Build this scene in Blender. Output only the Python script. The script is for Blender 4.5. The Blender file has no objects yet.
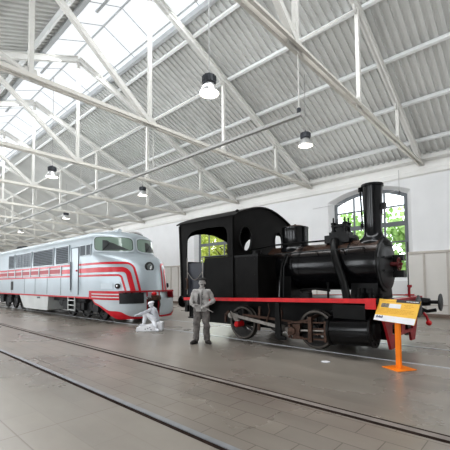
import bpy, bmesh, math, random
from mathutils import Vector, Matrix
from mathutils.geometry import tessellate_polygon

random.seed(7)
PI = math.pi
col = bpy.context.scene.collection
scn = bpy.context.scene
V = Vector

# ------------------------------------------------------------------ materials
def nt_new(name):
    m = bpy.data.materials.new(name); m.use_nodes = True
    nt = m.node_tree; b = nt.nodes['Principled BSDF']
    return m, nt, b

def mat(name, c, rough=.5, metal=0., var=.12, scale=6., bump=0., spec=.5, c2=None, coat=0.):
    m, nt, b = nt_new(name)
    b.inputs['Roughness'].default_value = rough
    b.inputs['Metallic'].default_value = metal
    b.inputs['Specular IOR Level'].default_value = spec
    b.inputs['Coat Weight'].default_value = coat
    tc = nt.nodes.new('ShaderNodeTexCoord')
    n = nt.nodes.new('ShaderNodeTexNoise'); n.inputs['Scale'].default_value = scale
    n.inputs['Detail'].default_value = 5.
    nt.links.new(tc.outputs['Object'], n.inputs['Vector'])
    r = nt.nodes.new('ShaderNodeValToRGB')
    r.color_ramp.elements[0].position = .3; r.color_ramp.elements[1].position = .7
    lo = tuple(max(0, x * (1 - var)) for x in c) if c2 is None else c2
    hi = tuple(min(1, x * (1 + var)) for x in c) if c2 is None else c
    r.color_ramp.elements[0].color = (*lo, 1); r.color_ramp.elements[1].color = (*hi, 1)
    nt.links.new(n.outputs['Fac'], r.inputs['Fac'])
    nt.links.new(r.outputs['Color'], b.inputs['Base Color'])
    if bump:
        bp = nt.nodes.new('ShaderNodeBump'); bp.inputs['Strength'].default_value = bump
        bp.inputs['Distance'].default_value = .02
        nt.links.new(n.outputs['Fac'], bp.inputs['Height'])
        nt.links.new(bp.outputs['Normal'], b.inputs['Normal'])
    return m

def emis(name, c, s):
    m, nt, b = nt_new(name)
    b.inputs['Base Color'].default_value = (.1, .1, .1, 1); b.inputs['Specular IOR Level'].default_value = .1
    b.inputs['Emission Color'].default_value = (*c, 1)
    b.inputs['Emission Strength'].default_value = s
    return m

M = {}
M['white_steel'] = mat('white_steel', (.68, .67, .64), .5, 0, .04, 2)
M['tie'] = mat('tie_paint', (.68, .66, .615), .5, 0, .04, 2)
M['rafter'] = mat('rafter_paint', (.84, .835, .81), .5, 0, .03, 2)
M['purlin'] = mat('purlin_paint', (.86, .87, .87), .5, 0, .04, 2)
M['deck'] = mat('roof_deck', (.70, .705, .69), .5, 0, .08, .6)
M['wall'] = mat('wall_plaster', (.85, .852, .86), .9, 0, .03, .8)
M['cornice'] = mat('cornice_paint', (.87, .865, .845), .8, 0, .03, 1)
M['panel'] = mat('panel_board', (.79, .77, .74), .7, 0, .03, 1)
M['batten'] = mat('panel_batten', (.62, .58, .54), .7, 0, .05, 3)
M['kerb'] = mat('kerb_brown', (.22, .17, .14), .7, 0, .12, 3)
M['win_frame'] = mat('window_frame_grey', (.19, .205, .22), .5, 0, .05, 3)
M['sky_frame'] = mat('skylight_frame', (.62, .64, .66), .5, 0, .05, 3)
M['skylight'] = emis('skylight_panel', (.95, .98, 1.), 1.08)
M['lampglow'] = emis('lamp_glow', (1., .95, .84), 5.)
M['reflector'] = mat('lamp_reflector', (.62, .62, .62), .3, .6, .05, 8)
M['lamphead'] = mat('lamp_driver', (.075, .08, .09), .5, .3, .15, 12)
M['cable'] = mat('cable_grey', (.5, .5, .5), .5, 0, .05, 4)
M['track'] = mat('cable_track', (.50, .50, .49), .5, 0, .05, 4)
M['rail'] = mat('rail_steel', (.34, .345, .365), .34, .4, .12, 5)
M['rail_bright'] = mat('rail_worn_bright', (.52, .53, .55), .3, .3, .1, 5)
M['railgap'] = mat('rail_groove', (.035, .024, .02), .9, 0, .3, 8, 0, .05)
M['railfill'] = mat('rail_fill', (.25, .22, .20), .55, 0, .12, 6)
# steam locomotive
M['black'] = mat('loco_black', (.006, .0058, .0058), .36, 0, .35, 3, .04, .22)
M['black_rough'] = mat('loco_black_sheet', (.0065, .0058, .0055), .45, 0, .5, 2.4, .14, .12)
M['black_gloss'] = mat('loco_black_gloss', (.005, .005, .006), .16, 0, .4, 2, .10, .4)
M['smoke_grey'] = mat('smokebox_grey', (.030, .031, .032), .5, 0, .2, 5)
M['rust'] = mat('rusted_steel', (.085, .045, .03), .6, .2, .35, 14, .1)
M['rod'] = mat('rod_steel', (.30, .28, .26), .4, .6, .25, 10)
M['wheel'] = mat('wheel_black', (.02, .018, .017), .45, .2, .3, 8)
M['tyre'] = mat('wheel_tyre', (.085, .075, .065), .4, .4, .3, 8)
M['loco_red'] = mat('loco_red', (.62, .012, .018), .4, 0, .15, 5)
M['dark_red'] = mat('loco_dark_red', (.34, .012, .02), .45, 0, .25, 6)
M['boiler'] = None
M['copper'] = mat('boiler_copper', (.11, .06, .04), .42, .4, .3, 4)
# diesel
M['silver'] = mat('diesel_silver', (.41, .455, .485), .36, .30, .04, 1.2, 0, .5, None, .08)
M['silver2'] = mat('diesel_lower_silver', (.50, .54, .565), .40, .15, .08, 1.5)
M['tank'] = mat('diesel_tank', (.58, .59, .58), .5, .1, .06, 1.5)
M['stripe'] = mat('diesel_red', (.52, .012, .026), .3, 0, .06, 3, 0, .35, None, .1)
M['pale_stripe'] = mat('diesel_pale_line', (.55, .53, .54), .35, .2, .05, 3)
M['dark_stripe'] = mat('diesel_dark_red', (.36, .022, .035), .4, 0, .1, 3)
M['louver'] = mat('louver_grey', (.27, .295, .32), .5, .3, .1, 6)
M['louver_dark'] = mat('louver_dark', (.11, .125, .14), .6, .2, .1, 6)
M['dark'] = mat('underframe_dark', (.018, .018, .02), .6, .1, .35, 5)
M['seam'] = mat('panel_seam', (.16, .18, .20), .5, .1, .1, 5)
M['rubber'] = mat('black_rubber', (.02, .02, .02), .55, 0, .1, 6)
m, nt, b = nt_new('windscreen_glass')
b.inputs['Base Color'].default_value = (.23, .30, .255, 1); b.inputs['Roughness'].default_value = .08
b.inputs['Specular IOR Level'].default_value = .9; M['glass'] = m
M['blind'] = mat('cab_interior', (.35, .42, .37), .5, 0, .2, 5)
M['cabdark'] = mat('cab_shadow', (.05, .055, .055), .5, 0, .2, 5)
m, nt, b = nt_new('window_glass')
b.inputs['Roughness'].default_value = .02; b.inputs['Transmission Weight'].default_value = 1.
b.inputs['Base Color'].default_value = (1, 1, 1, 1); b.inputs['IOR'].default_value = 1.02; M['pane'] = m
M['chrome'] = mat('chrome', (.6, .6, .6), .15, .9, .05, 5)
M['lens'] = mat('lens_disc', (.16, .18, .18), .08, 0, .1, 5, 0, .9)
# figures
M['skin'] = mat('figure_face_grey', (.46, .44, .43), .6, 0, .1, 20)
M['shirt'] = mat('figure_jacket', (.37, .355, .345), .8, 0, .25, 9)
M['trouser'] = mat('figure_trousers', (.15, .138, .132), .8, 0, .5, 9)
M['capdark'] = mat('figure_cap', (.05, .047, .046), .8, 0, .2, 20)
M['boot'] = mat('figure_boot', (.035, .03, .028), .6, 0, .2, 20)
M['apron'] = mat('figure_vest', (.07, .065, .066), .8, 0, .3, 12)
M['chalk'] = mat('figure_white', (.80, .81, .85), .6, 0, .05, 9)
M['chalk2'] = mat('figure_offwhite', (.62, .63, .68), .6, 0, .08, 14)
M['chalk3'] = mat('block_white', (.76, .76, .78), .7, 0, .06, 9)
M['smudge'] = mat('block_smudge', (.30, .30, .32), .7, 0, .2, 20)
# sign
M['orange'] = mat('sign_orange', (.92, .27, .012), .4, 0, .05, 6)
M['yellow'] = mat('sign_yellow', (.80, .50, .085), .45, 0, .04, 6)
M['orange_text'] = mat('sign_orange_text', (.60, .30, .03), .5, 0, .05, 6)
M['sign_white'] = mat('sign_white', (.74, .74, .76), .45, 0, .03, 6)
M['sign_dark'] = mat('sign_dark', (.06, .055, .055), .5, 0, .1, 6)
M['sign_navy'] = mat('sign_navy', (.02, .03, .10), .5, 0, .1, 6)
M['sign_pic'] = mat('sign_picture', (.35, .33, .28), .5, 0, .6, 40, 0, .5, (.06, .055, .05))
# outside
M['leaf'] = mat('leaf_green', (.66, .82, .42), .6, 0, .1, 1.2, 0, .3, (.34, .58, .18))
M['leaf2'] = mat('leaf_yellow', (.74, .76, .26), .6, 0, .1, 1.2, 0, .3, (.40, .50, .10))
M['bark'] = mat('bark', (.10, .07, .05), .9, 0, .3, 8)
M['earth'] = mat('outside_ground', (.35, .33, .27), .9, 0, .2, .6)

def boiler_mat():
    # black paint; a brown reflection on the crown is painted into the colour
    m, nt, b = nt_new('boiler_black_sheen')
    b.inputs['Roughness'].default_value = .17; b.inputs['Specular IOR Level'].default_value = .42
    tc = nt.nodes.new('ShaderNodeTexCoord'); sp = nt.nodes.new('ShaderNodeSeparateXYZ')
    nt.links.new(tc.outputs['Object'], sp.inputs[0])
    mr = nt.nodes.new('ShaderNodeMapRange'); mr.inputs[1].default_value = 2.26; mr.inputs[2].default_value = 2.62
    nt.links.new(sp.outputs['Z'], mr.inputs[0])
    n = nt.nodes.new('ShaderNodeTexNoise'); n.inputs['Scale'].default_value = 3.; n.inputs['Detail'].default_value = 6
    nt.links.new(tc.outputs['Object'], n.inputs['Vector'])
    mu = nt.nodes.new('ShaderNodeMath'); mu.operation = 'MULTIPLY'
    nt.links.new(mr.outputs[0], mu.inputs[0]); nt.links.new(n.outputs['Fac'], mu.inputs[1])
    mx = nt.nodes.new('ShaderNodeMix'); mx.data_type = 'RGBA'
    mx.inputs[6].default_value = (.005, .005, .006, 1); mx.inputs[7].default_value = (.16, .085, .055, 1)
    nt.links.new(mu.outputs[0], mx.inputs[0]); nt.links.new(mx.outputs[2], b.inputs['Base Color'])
    bp = nt.nodes.new('ShaderNodeBump'); bp.inputs['Strength'].default_value = .16; bp.inputs['Distance'].default_value = .03
    nt.links.new(n.outputs['Fac'], bp.inputs['Height']); nt.links.new(bp.outputs['Normal'], b.inputs['Normal'])
    return m
M['boiler'] = boiler_mat()

def floor_mat():
    m, nt, b = nt_new('polished_concrete')
    N = nt.nodes; L = nt.links
    tc = N.new('ShaderNodeTexCoord'); sp = N.new('ShaderNodeSeparateXYZ'); L.new(tc.outputs['Object'], sp.inputs[0])
    n1 = N.new('ShaderNodeTexNoise'); n1.inputs['Scale'].default_value = .35; n1.inputs['Detail'].default_value = 6
    L.new(tc.outputs['Object'], n1.inputs['Vector'])
    r1 = N.new('ShaderNodeValToRGB'); r1.color_ramp.elements[0].position = .3; r1.color_ramp.elements[1].position = .72
    r1.color_ramp.elements[0].color = (.215, .194, .170, 1); r1.color_ramp.elements[1].color = (.325, .297, .264, 1)
    L.new(n1.outputs['Fac'], r1.inputs['Fac'])
    # fine mottling stretched along the hall
    mp = N.new('ShaderNodeMapping'); mp.inputs['Scale'].default_value = (.6, 1.5, 1); L.new(tc.outputs['Object'], mp.inputs['Vector'])
    n2 = N.new('ShaderNodeTexNoise'); n2.inputs['Scale'].default_value = 1.3; n2.inputs['Detail'].default_value = 3
    L.new(mp.outputs[0], n2.inputs['Vector'])
    r2 = N.new('ShaderNodeValToRGB'); r2.color_ramp.elements[0].position = .3; r2.color_ramp.elements[1].position = .7
    r2.color_ramp.elements[0].color = (.91, .905, .90, 1); r2.color_ramp.elements[1].color = (1.06, 1.06, 1.06, 1)
    L.new(n2.outputs['Fac'], r2.inputs['Fac'])
    mul = N.new('ShaderNodeMix'); mul.data_type = 'RGBA'; mul.blend_type = 'MULTIPLY'; mul.inputs[0].default_value = 1
    L.new(r1.outputs['Color'], mul.inputs[6]); L.new(r2.outputs['Color'], mul.inputs[7])
    # paving blocks between the sunken rails
    bt = N.new('ShaderNodeTexBrick'); bt.inputs['Scale'].default_value = 1.; bt.offset = .5
    bt.inputs['Brick Width'].default_value = .62; bt.inputs['Row Height'].default_value = .31
    bt.inputs['Mortar Size'].default_value = .006; bt.inputs['Mortar Smooth'].default_value = .3
    bt.inputs['Color1'].default_value = (1.06, 1.03, 1.01, 1); bt.inputs['Color2'].default_value = (.95, .93, .92, 1); bt.inputs['Mortar'].default_value = (.54, .50, .48, 1)
    L.new(tc.outputs['Object'], bt.inputs['Vector'])
    # mask: 2.6 < y < 4.1
    a = N.new('ShaderNodeMath'); a.operation = 'GREATER_THAN'; a.inputs[1].default_value = 2.6; L.new(sp.outputs['Y'], a.inputs[0])
    c = N.new('ShaderNodeMath'); c.operation = 'LESS_THAN'; c.inputs[1].default_value = 4.1; L.new(sp.outputs['Y'], c.inputs[0])
    ac = N.new('ShaderNodeMath'); ac.operation = 'MULTIPLY'; L.new(a.outputs[0], ac.inputs[0]); L.new(c.outputs[0], ac.inputs[1])
    b3 = N.new('ShaderNodeTexBrick'); b3.offset = .4; b3.inputs['Scale'].default_value = 1.
    b3.inputs['Brick Width'].default_value = 2.4; b3.inputs['Row Height'].default_value = .42; b3.inputs['Mortar Size'].default_value = .01; b3.inputs['Mortar Smooth'].default_value = 1.
    b3.inputs['Color1'].default_value = (1.04, 1.03, 1.02, 1); b3.inputs['Color2'].default_value = (.95, .945, .94, 1); b3.inputs['Mortar'].default_value = (.90, .88, .87, 1)
    L.new(tc.outputs['Object'], b3.inputs['Vector'])
    mb = N.new('ShaderNodeMix'); mb.data_type = 'RGBA'; L.new(b3.outputs['Color'], mb.inputs[6])
    L.new(ac.outputs[0], mb.inputs[0]); L.new(bt.outputs['Color'], mb.inputs[7])
    # slab joints elsewhere
    b2 = N.new('ShaderNodeTexBrick'); b2.offset = 0.; b2.inputs['Scale'].default_value = 1.
    b2.inputs['Brick Width'].default_value = 3.55; b2.inputs['Row Height'].default_value = 1.9; b2.inputs['Mortar Size'].default_value = .006
    b2.inputs['Color1'].default_value = (1, 1, 1, 1); b2.inputs['Color2'].default_value = (.97, .97, .97, 1); b2.inputs['Mortar'].default_value = (.66, .63, .61, 1)
    mp2 = N.new('ShaderNodeMapping'); mp2.inputs['Location'].default_value = (.65, .63, 0); L.new(tc.outputs['Object'], mp2.inputs['Vector']); L.new(mp2.outputs[0], b2.inputs['Vector'])
    lt = N.new('ShaderNodeMath'); lt.operation = 'LESS_THAN'; lt.inputs[1].default_value = 2.5; L.new(sp.outputs['Y'], lt.inputs[0])
    ms = N.new('ShaderNodeMix'); ms.data_type = 'RGBA'; ms.inputs[6].default_value = (1, 1, 1, 1); L.new(lt.outputs[0], ms.inputs[0]); L.new(b2.outputs['Color'], ms.inputs[7])
    m2 = N.new('ShaderNodeMix'); m2.data_type = 'RGBA'; m2.blend_type = 'MULTIPLY'; m2.inputs[0].default_value = 1
    L.new(mul.outputs[2], m2.inputs[6]); L.new(mb.outputs[2], m2.inputs[7])
    m3 = N.new('ShaderNodeMix'); m3.data_type = 'RGBA'; m3.blend_type = 'MULTIPLY'; m3.inputs[0].default_value = 1
    L.new(m2.outputs[2], m3.inputs[6]); L.new(ms.outputs[2], m3.inputs[7])
    L.new(m3.outputs[2], b.inputs['Base Color'])
    rr = N.new('ShaderNodeMapRange'); rr.inputs[3].default_value = .22; rr.inputs[4].default_value = .34
    L.new(n1.outputs['Fac'], rr.inputs[0]); L.new(rr.outputs[0], b.inputs['Roughness'])
    b.inputs['Specular IOR Level'].default_value = .5
    return m
M['floor'] = floor_mat()

# ------------------------------------------------------------------ mesh helpers
def BM(): return bmesh.new()

def box(bm, x0, x1, y0, y1, z0, z1):
    vs = [bm.verts.new(p) for p in ((x0,y0,z0),(x1,y0,z0),(x1,y1,z0),(x0,y1,z0),(x0,y0,z1),(x1,y0,z1),(x1,y1,z1),(x0,y1,z1))]
    for f in ((3,2,1,0),(4,5,6,7),(0,1,5,4),(1,2,6,5),(2,3,7,6),(3,0,4,7)): bm.faces.new([vs[i] for i in f])
    return bm

def frame_of(d, up=(0,0,1)):
    d = V(d).normalized(); u = V(up)
    if abs(d.dot(u)) > .98: u = V((1,0,0)) if abs(d.x) < .9 else V((0,1,0))
    s = d.cross(u).normalized(); u = s.cross(d).normalized()
    return d, s, u

def bar(bm, p, q, w, h, up=(0,0,1)):
    p, q = V(p), V(q); d, s, u = frame_of(q - p, up)
    vs = []
    for c in (p, q):
        for a, b in ((-1,-1),(1,-1),(1,1),(-1,1)): vs.append(bm.verts.new(c + s*a*w/2 + u*b*h/2))
    for f in ((0,1,2,3),(7,6,5,4),(0,4,5,1),(1,5,6,2),(2,6,7,3),(3,7,4,0)): bm.faces.new([vs[i] for i in f])
    return bm

def tube(bm, pts, r, n=8, caps=True):
    pts = [V(p) for p in pts]; k = len(pts); rs = r if isinstance(r, (list, tuple)) else [r]*k
    rings = []; prev_s = None
    for i, p in enumerate(pts):
        d = (pts[min(i+1,k-1)] - pts[max(i-1,0)])
        if d.length < 1e-7: d = V((0,0,1))
        d, s, u = frame_of(d)
        if prev_s is not None:
            s2 = prev_s - d*prev_s.dot(d)
            if s2.length > 1e-5: s = s2.normalized(); u = s.cross(d)
        prev_s = s
        rings.append([bm.verts.new(p + (s*math.cos(2*PI*j/n) + u*math.sin(2*PI*j/n))*rs[i]) for j in range(n)])
    for a, b in zip(rings, rings[1:]):
        for j in range(n): bm.faces.new((a[j], a[(j+1)%n], b[(j+1)%n], b[j]))
    if caps:
        bm.faces.new(rings[0][::-1]); bm.faces.new(rings[-1])
    return bm

AX = {'x': (V((1,0,0)), V((0,1,0)), V((0,0,1))), 'y': (V((0,1,0)), V((0,0,1)), V((1,0,0))), 'z': (V((0,0,1)), V((1,0,0)), V((0,1,0)))}
def lathe(bm, prof, c, axis='z', n=32, caps=True):
    """prof: list of (t along axis, radius)"""
    A, B, C = AX[axis] if isinstance(axis, str) else axis
    c = V(c); rings = []
    for t, r in prof:
        r = max(r, 1e-4)
        rings.append([bm.verts.new(c + A*t + (B*math.cos(2*PI*j/n) + C*math.sin(2*PI*j/n))*r) for j in range(n)])
    for a, b in zip(rings, rings[1:]):
        for j in range(n): bm.faces.new((a[j], a[(j+1)%n], b[(j+1)%n], b[j]))
    if caps:
        bm.faces.new(rings[0][::-1]); bm.faces.new(rings[-1])
    return bm

def plate(bm, outer, holes, o, ax_u, ax_v, ax_n, t):
    """flat plate with holes; 2d polygons mapped to o + u*ax_u + v*ax_v, extruded t along ax_n"""
    o, ax_u, ax_v, ax_n = V(o), V(ax_u), V(ax_v), V(ax_n)
    loops = [outer] + list(holes)
    flat = [p for l in loops for p in l]
    tris = tessellate_polygon([[V((p[0], p[1], 0)) for p in l] for l in loops])
    lay = []
    for k in (0, 1): lay.append([bm.verts.new(o + ax_u*p[0] + ax_v*p[1] + ax_n*(t*k)) for p in flat])
    for a, b, c in tris:
        try: bm.faces.new((lay[0][a], lay[0][b], lay[0][c])); bm.faces.new((lay[1][c], lay[1][b], lay[1][a]))
        except ValueError: pass
    i = 0
    for l in loops:
        n = len(l)
        for j in range(n):
            a, b = i + j, i + (j+1) % n
            try: bm.faces.new((lay[0][a], lay[0][b], lay[1][b], lay[1][a]))
            except ValueError: pass
        i += n
    bmesh.ops.recalc_face_normals(bm, faces=bm.faces)
    return bm

def ell(cx, cy, rx, ry, n=24, a0=0, a1=2*PI, end=False):
    return [(cx + rx*math.cos(a0 + (a1-a0)*i/(n if not end else n-1)), cy + ry*math.sin(a0 + (a1-a0)*i/(n if not end else n-1))) for i in range(n)]

def blob(bm, c, r, rot=None, seg=16):
    """ellipsoid"""
    mtx = Matrix.Translation(V(c)) @ (rot.to_4x4() if rot is not None else Matrix.Identity(4)) @ Matrix.Diagonal((r[0], r[1], r[2], 1))
    bmesh.ops.create_uvsphere(bm, u_segments=seg, v_segments=max(6, seg*2//3), radius=1, matrix=mtx)
    return bm

def limb(bm, pts, rs, n=12):
    """tapered limb with round joints"""
    for p, r in zip(pts, rs): blob(bm, p, (r, r, r), seg=12)
    for i in range(len(pts)-1): tube(bm, [pts[i], pts[i+1]], [rs[i], rs[i+1]], n)

# ------------------------------------------------------------------ object helpers
def tag(o, label=None, cat=None, group=None, kind=None):
    if label: o['label'] = label
    if cat: o['category'] = cat
    if group: o['group'] = group
    if kind: o['kind'] = kind
    return o

def obj(name, bm, m, parent=None, smooth=True, label=None, origin=None, ang=35):
    """one mesh object; bm is in the parent thing's own coordinates (or world when top-level, shifted to origin)"""
    if origin is not None: bmesh.ops.translate(bm, verts=bm.verts, vec=-V(origin))
    me = bpy.data.meshes.new(name); bm.to_mesh(me); bm.free()
    for mm in (m if isinstance(m, (list, tuple)) else [m]): me.materials.append(mm)
    if smooth:
        me.polygons.foreach_set('use_smooth', [True]*len(me.polygons))
        me.set_sharp_from_angle(angle=math.radians(ang))
    o = bpy.data.objects.new(name, me); col.objects.link(o)
    if parent is not None: o.parent = parent
    if origin is not None: o.location = origin
    if label: o['label'] = label
    return o

def thing(name, label, cat, loc=(0,0,0), rotz=0, group=None):
    o = bpy.data.objects.new(name, None); col.objects.link(o); o.empty_display_size = .2
    o.location = loc; o.rotation_euler = (0, 0, rotz)
    return tag(o, label, cat, group)

def copy_tree(o, parent=None):
    c = o.copy(); col.objects.link(c)
    if parent is not None: c.parent = parent
    for ch in list(o.children): copy_tree(ch, c)
    return c

def struct(name, bm, m, parent=None, **k):
    o = obj(name, bm, m, parent, **k)
    if parent is None: o['kind'] = 'structure'
    return o

class Sub:
    """bmesh whose coordinates are world and get shifted into a thing's local frame"""
def local(bm, root):
    bmesh.ops.translate(bm, verts=bm.verts, vec=-V(root.location)); return bm

# ------------------------------------------------------------------ dimensions
YR, ZR, SL = 6.8, 12.15, .424          # ridge line and slope of the roof
YW, YN = 18.0, -4.4                    # long walls
XL, XRT = -78.0, 7.2                   # end walls
def roofz(y): return ZR - SL*abs(y - YR)
TRX = [-4.0, -9.72, -15.25, -20.8, -26.4] + [-32.0 - 5.6*i for i in range(8)]

# ------------------------------------------------------------------ setting
bm = BM(); box(bm, XL-1, XRT+1, YN-1, YW+1, -.3, 0); struct('floor', bm, M['floor'], smooth=False)

# roof deck: trapezoid corrugation running down the slope
def deck():
    bm = BM(); pitch = .26
    prof = []
    x = XL
    while x < XRT:
        prof += [(x, 0), (x+.11, 0), (x+.128, .07), (x+.242, .07)]
        x += pitch
    for sgn in (1, -1):
        segs = [(1.55, 11.7)] if sgn > 0 else [(1.55, 11.7)]
        for a, b in segs:
            up = [bm.verts.new((x, YR+sgn*a, roofz(YR+sgn*a)+h)) for x, h in prof]
            dn = [bm.verts.new((x, YR+sgn*b, roofz(YR+sgn*b)+h)) for x, h in prof]
            for i in range(len(prof)-1): bm.faces.new((up[i], up[i+1], dn[i+1], dn[i]))
    return bm
struct('ceiling', deck(), M['deck'], smooth=False)

# skylight strip on the ridge
bm = BM()
for s in (1, -1):
    a = [bm.verts.new((x, YR+s*y, roofz(YR+s*y)+.10)) for x in (XL, XRT) for y in (0, 1.6)]
    bm.faces.new((a[0], a[1], a[3], a[2]))
sk = struct('skylight', bm, M['skylight'], smooth=False)
bm = BM()
for s in (1, -1):
    bar(bm, (XL, YR+s*1.52, roofz(YR+1.52)-.02), (XRT, YR+s*1.52, roofz(YR+1.52)-.02), .14, .22)
    bar(bm, (XL, YR+s*1.30, roofz(YR+1.30)+.07), (XRT, YR+s*1.30, roofz(YR+1.30)+.07), .05, .04)
bar(bm, (XL, YR, ZR+.06), (XRT, YR, ZR+.06), .06, .05)
obj('frame', bm, M['sky_frame'], sk, smooth=False)
bm = BM(); x = XRT-.6; i = 0
while x > XL:
    for s in (1, -1):
        bar(bm, (x, YR, ZR+.085), (x, YR+s*1.5, roofz(YR+1.5)+.085), .03, .02)
    if i % 4 == 0:
        bar(bm, (x, YR-.75, roofz(YR-.75)+.05), (x-1.9, YR-.75, roofz(YR-.75)+.05), .10, .04)
    x -= 1.4; i += 1
obj('glazing_bar', bm, M['sky_frame'], sk, smooth=False)

# purlins
for s in (1, -1):
    for d in (2.05, 4.07, 6.07, 8.07, 10.08):
        y = YR + s*d; z = roofz(y)
        bm = BM(); n = V((0, s*SL, 1)).normalized()
        c0 = V((XL, y, z)) - n*.10; c1 = V((XRT, y, z)) - n*.10
        bar(bm, c0, c1, .10, .17, n)
        struct('purlin', bm, M['purlin'], smooth=False)

# walls with arched openings ------------------------------------------------
def arch(hw, spring, rise, n=14):
    """top curve from +hw to -hw"""
    R = (hw*hw + rise*rise)/(2*rise); a = math.asin(hw/R)
    return [(R*math.sin(a - 2*a*i/n), spring + rise - R + R*math.cos(a - 2*a*i/n)) for i in range(n+1)]

def wall_long(Y, inward, centres, top):
    """wall in the XZ plane at Y; inward = direction (sign in Y) to the room"""
    bm = BM(); HO, SP, RI, SILL = 2.1, 5.98, .48, 1.6
    HI, dep = 1.86, .32
    pts_holes = []
    for c in centres:
        a = arch(HO, SP, RI)
        pts_holes.append([(c-HO, SILL), (c+HO, SILL)] + [(c+x, z) for x, z in a])
    outer = [(XL, 0), (XRT, 0), (XRT, top), (XL, top)]
    flat = outer + [p for h in pts_holes for p in h]
    tris = tessellate_polygon([[V((p[0], p[1], 0)) for p in l] for l in [outer] + pts_holes])
    vs = [bm.verts.new((p[0], Y, p[1])) for p in flat]
    for t in tris:
        try: bm.faces.new([vs[i] for i in t])
        except ValueError: pass
    i = 4
    for c, h in zip(centres, pts_holes):
        a = arch(HI, SP-.12, RI-.02)
        inner = [(c-HI, SILL+.2), (c+HI, SILL+.2)] + [(c+x, z) for x, z in a]
        iv = [bm.verts.new((p[0], Y - inward*dep, p[1])) for p in inner]
        n = len(h)
        for j in range(n):
            bm.faces.new((vs[i+j], vs[i+(j+1) % n], iv[(j+1) % n], iv[j]))
        i += n
    return bm

BACK_W = [4.6, -6.62, -17.72, -28.8, -39.9, -51., -62.1]
struct('wall_back', wall_long(YW, -1, BACK_W, 8.4), M['wall'], smooth=False)
FRONT_W = [-1.1 - 5.55*i for i in range(11)]
struct('wall_front', wall_long(YN, 1, FRONT_W, 8.4), M['wall'], smooth=False)
for nm, x in (('wall_left', XL), ('wall_right', XRT)):
    bm = BM(); plate(bm, [(YN, 0), (YW, 0), (YW, 7.45), (YR, 12.3), (YN, 7.45)], [], (x, 0, 0), (0,1,0), (0,0,1), (1 if x > 0 else -1, 0, 0), .25)
    struct(nm, bm, M['wall'], smooth=False)

def window(k, c, Y, inward):
    HI, SP, RI, SILL = 1.86, 5.86, .46, 1.8; y0 = Y - inward*.30
    A = arch(HI, SP, RI); B = arch(HI-.15, SP-.12, RI-.03)
    outer = [(c-HI, SILL), (c+HI, SILL)] + [(c+x, z) for x, z in A]
    inner = [(c-HI+.15, SILL+.15), (c+HI-.15, SILL+.15)] + [(c+x, z) for x, z in B]
    bm = BM(); plate(bm, outer, [inner], (0, y0, 0), (1,0,0), (0,0,1), (0,-inward,0), .10)
    w = struct('window_%d' % k, bm, M['win_frame'], smooth=False)
    bm = BM(); ym = y0 - inward*.05
    for dx in (-.78, .78): box(bm, c+dx-.045, c+dx+.045, ym-.03, ym+.03, SILL+.1, SP+RI-.22)
    for z, h in ((2.65, .035), (3.55, .035), (4.44, .11), (5.33, .035)): box(bm, c-HI+.1, c+HI-.1, ym-.035, ym+.035, z-h, z+h)
    obj('glazing_bar', bm, M['win_frame'], w, smooth=False)
    bm = BM(); plate(bm, [(p[0], p[1]) for p in inner], [], (0, ym, 0), (1,0,0), (0,0,1), (0,-inward,0), .004)
    obj('pane', bm, M['pane'], w, smooth=False)
k = 1
for c in BACK_W[:4]: window(k, c, YW, -1); k += 1
for c in FRONT_W[:5]: window(k, c, YN, 1); k += 1

# cornice and wall plate along the top of the long walls
for nm, Y, s in (('trim_1', YW, -1), ('trim_2', YN, 1)):
    bm = BM()
    prof = [(0, 6.52), (.10, 6.58), (.12, 6.78), (.02, 6.82), (.02, 7.14), (.30, 7.2), (.30, 7.36), (.12, 7.4), (.12, 7.66), (0, 7.66)]
    a = [bm.verts.new((XL, Y+s*d, z)) for d, z in prof]; b = [bm.verts.new((XRT, Y+s*d, z)) for d, z in prof]
    for i in range(len(prof)-1): bm.faces.new((a[i], b[i], b[i+1], a[i+1]))
    struct(nm, bm, M['cornice'], smooth=False)

# panelling along the foot of the back wall, between the windows
for n_, (xa, xb) in enumerate(((-4.72, 2.5), (-15.6, -8.8), (-26.7, -19.6), (-37.8, -30.9))):
    bm = BM(); box(bm, xa, xb, 17.74, 17.98, .06, 2.94)
    p = struct('trim_%d' % (n_+3), bm, M['panel'], smooth=False)
    bm = BM(); x = xa + .72
    while x < xb:
        box(bm, x-.04, x+.04, 17.70, 17.745, .1, 2.9); x += .92
    box(bm, xa, xb, 17.69, 17.745, 2.86, 2.96); box(bm, xa, xb, 17.715, 17.745, .5, .54)
    obj('batten', bm, M['batten'], p, smooth=False)
bm = BM(); box(bm, XL, XRT, 17.25, 18.0, 0, .13); struct('baseboard_back', bm, M['kerb'], smooth=False)

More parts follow.
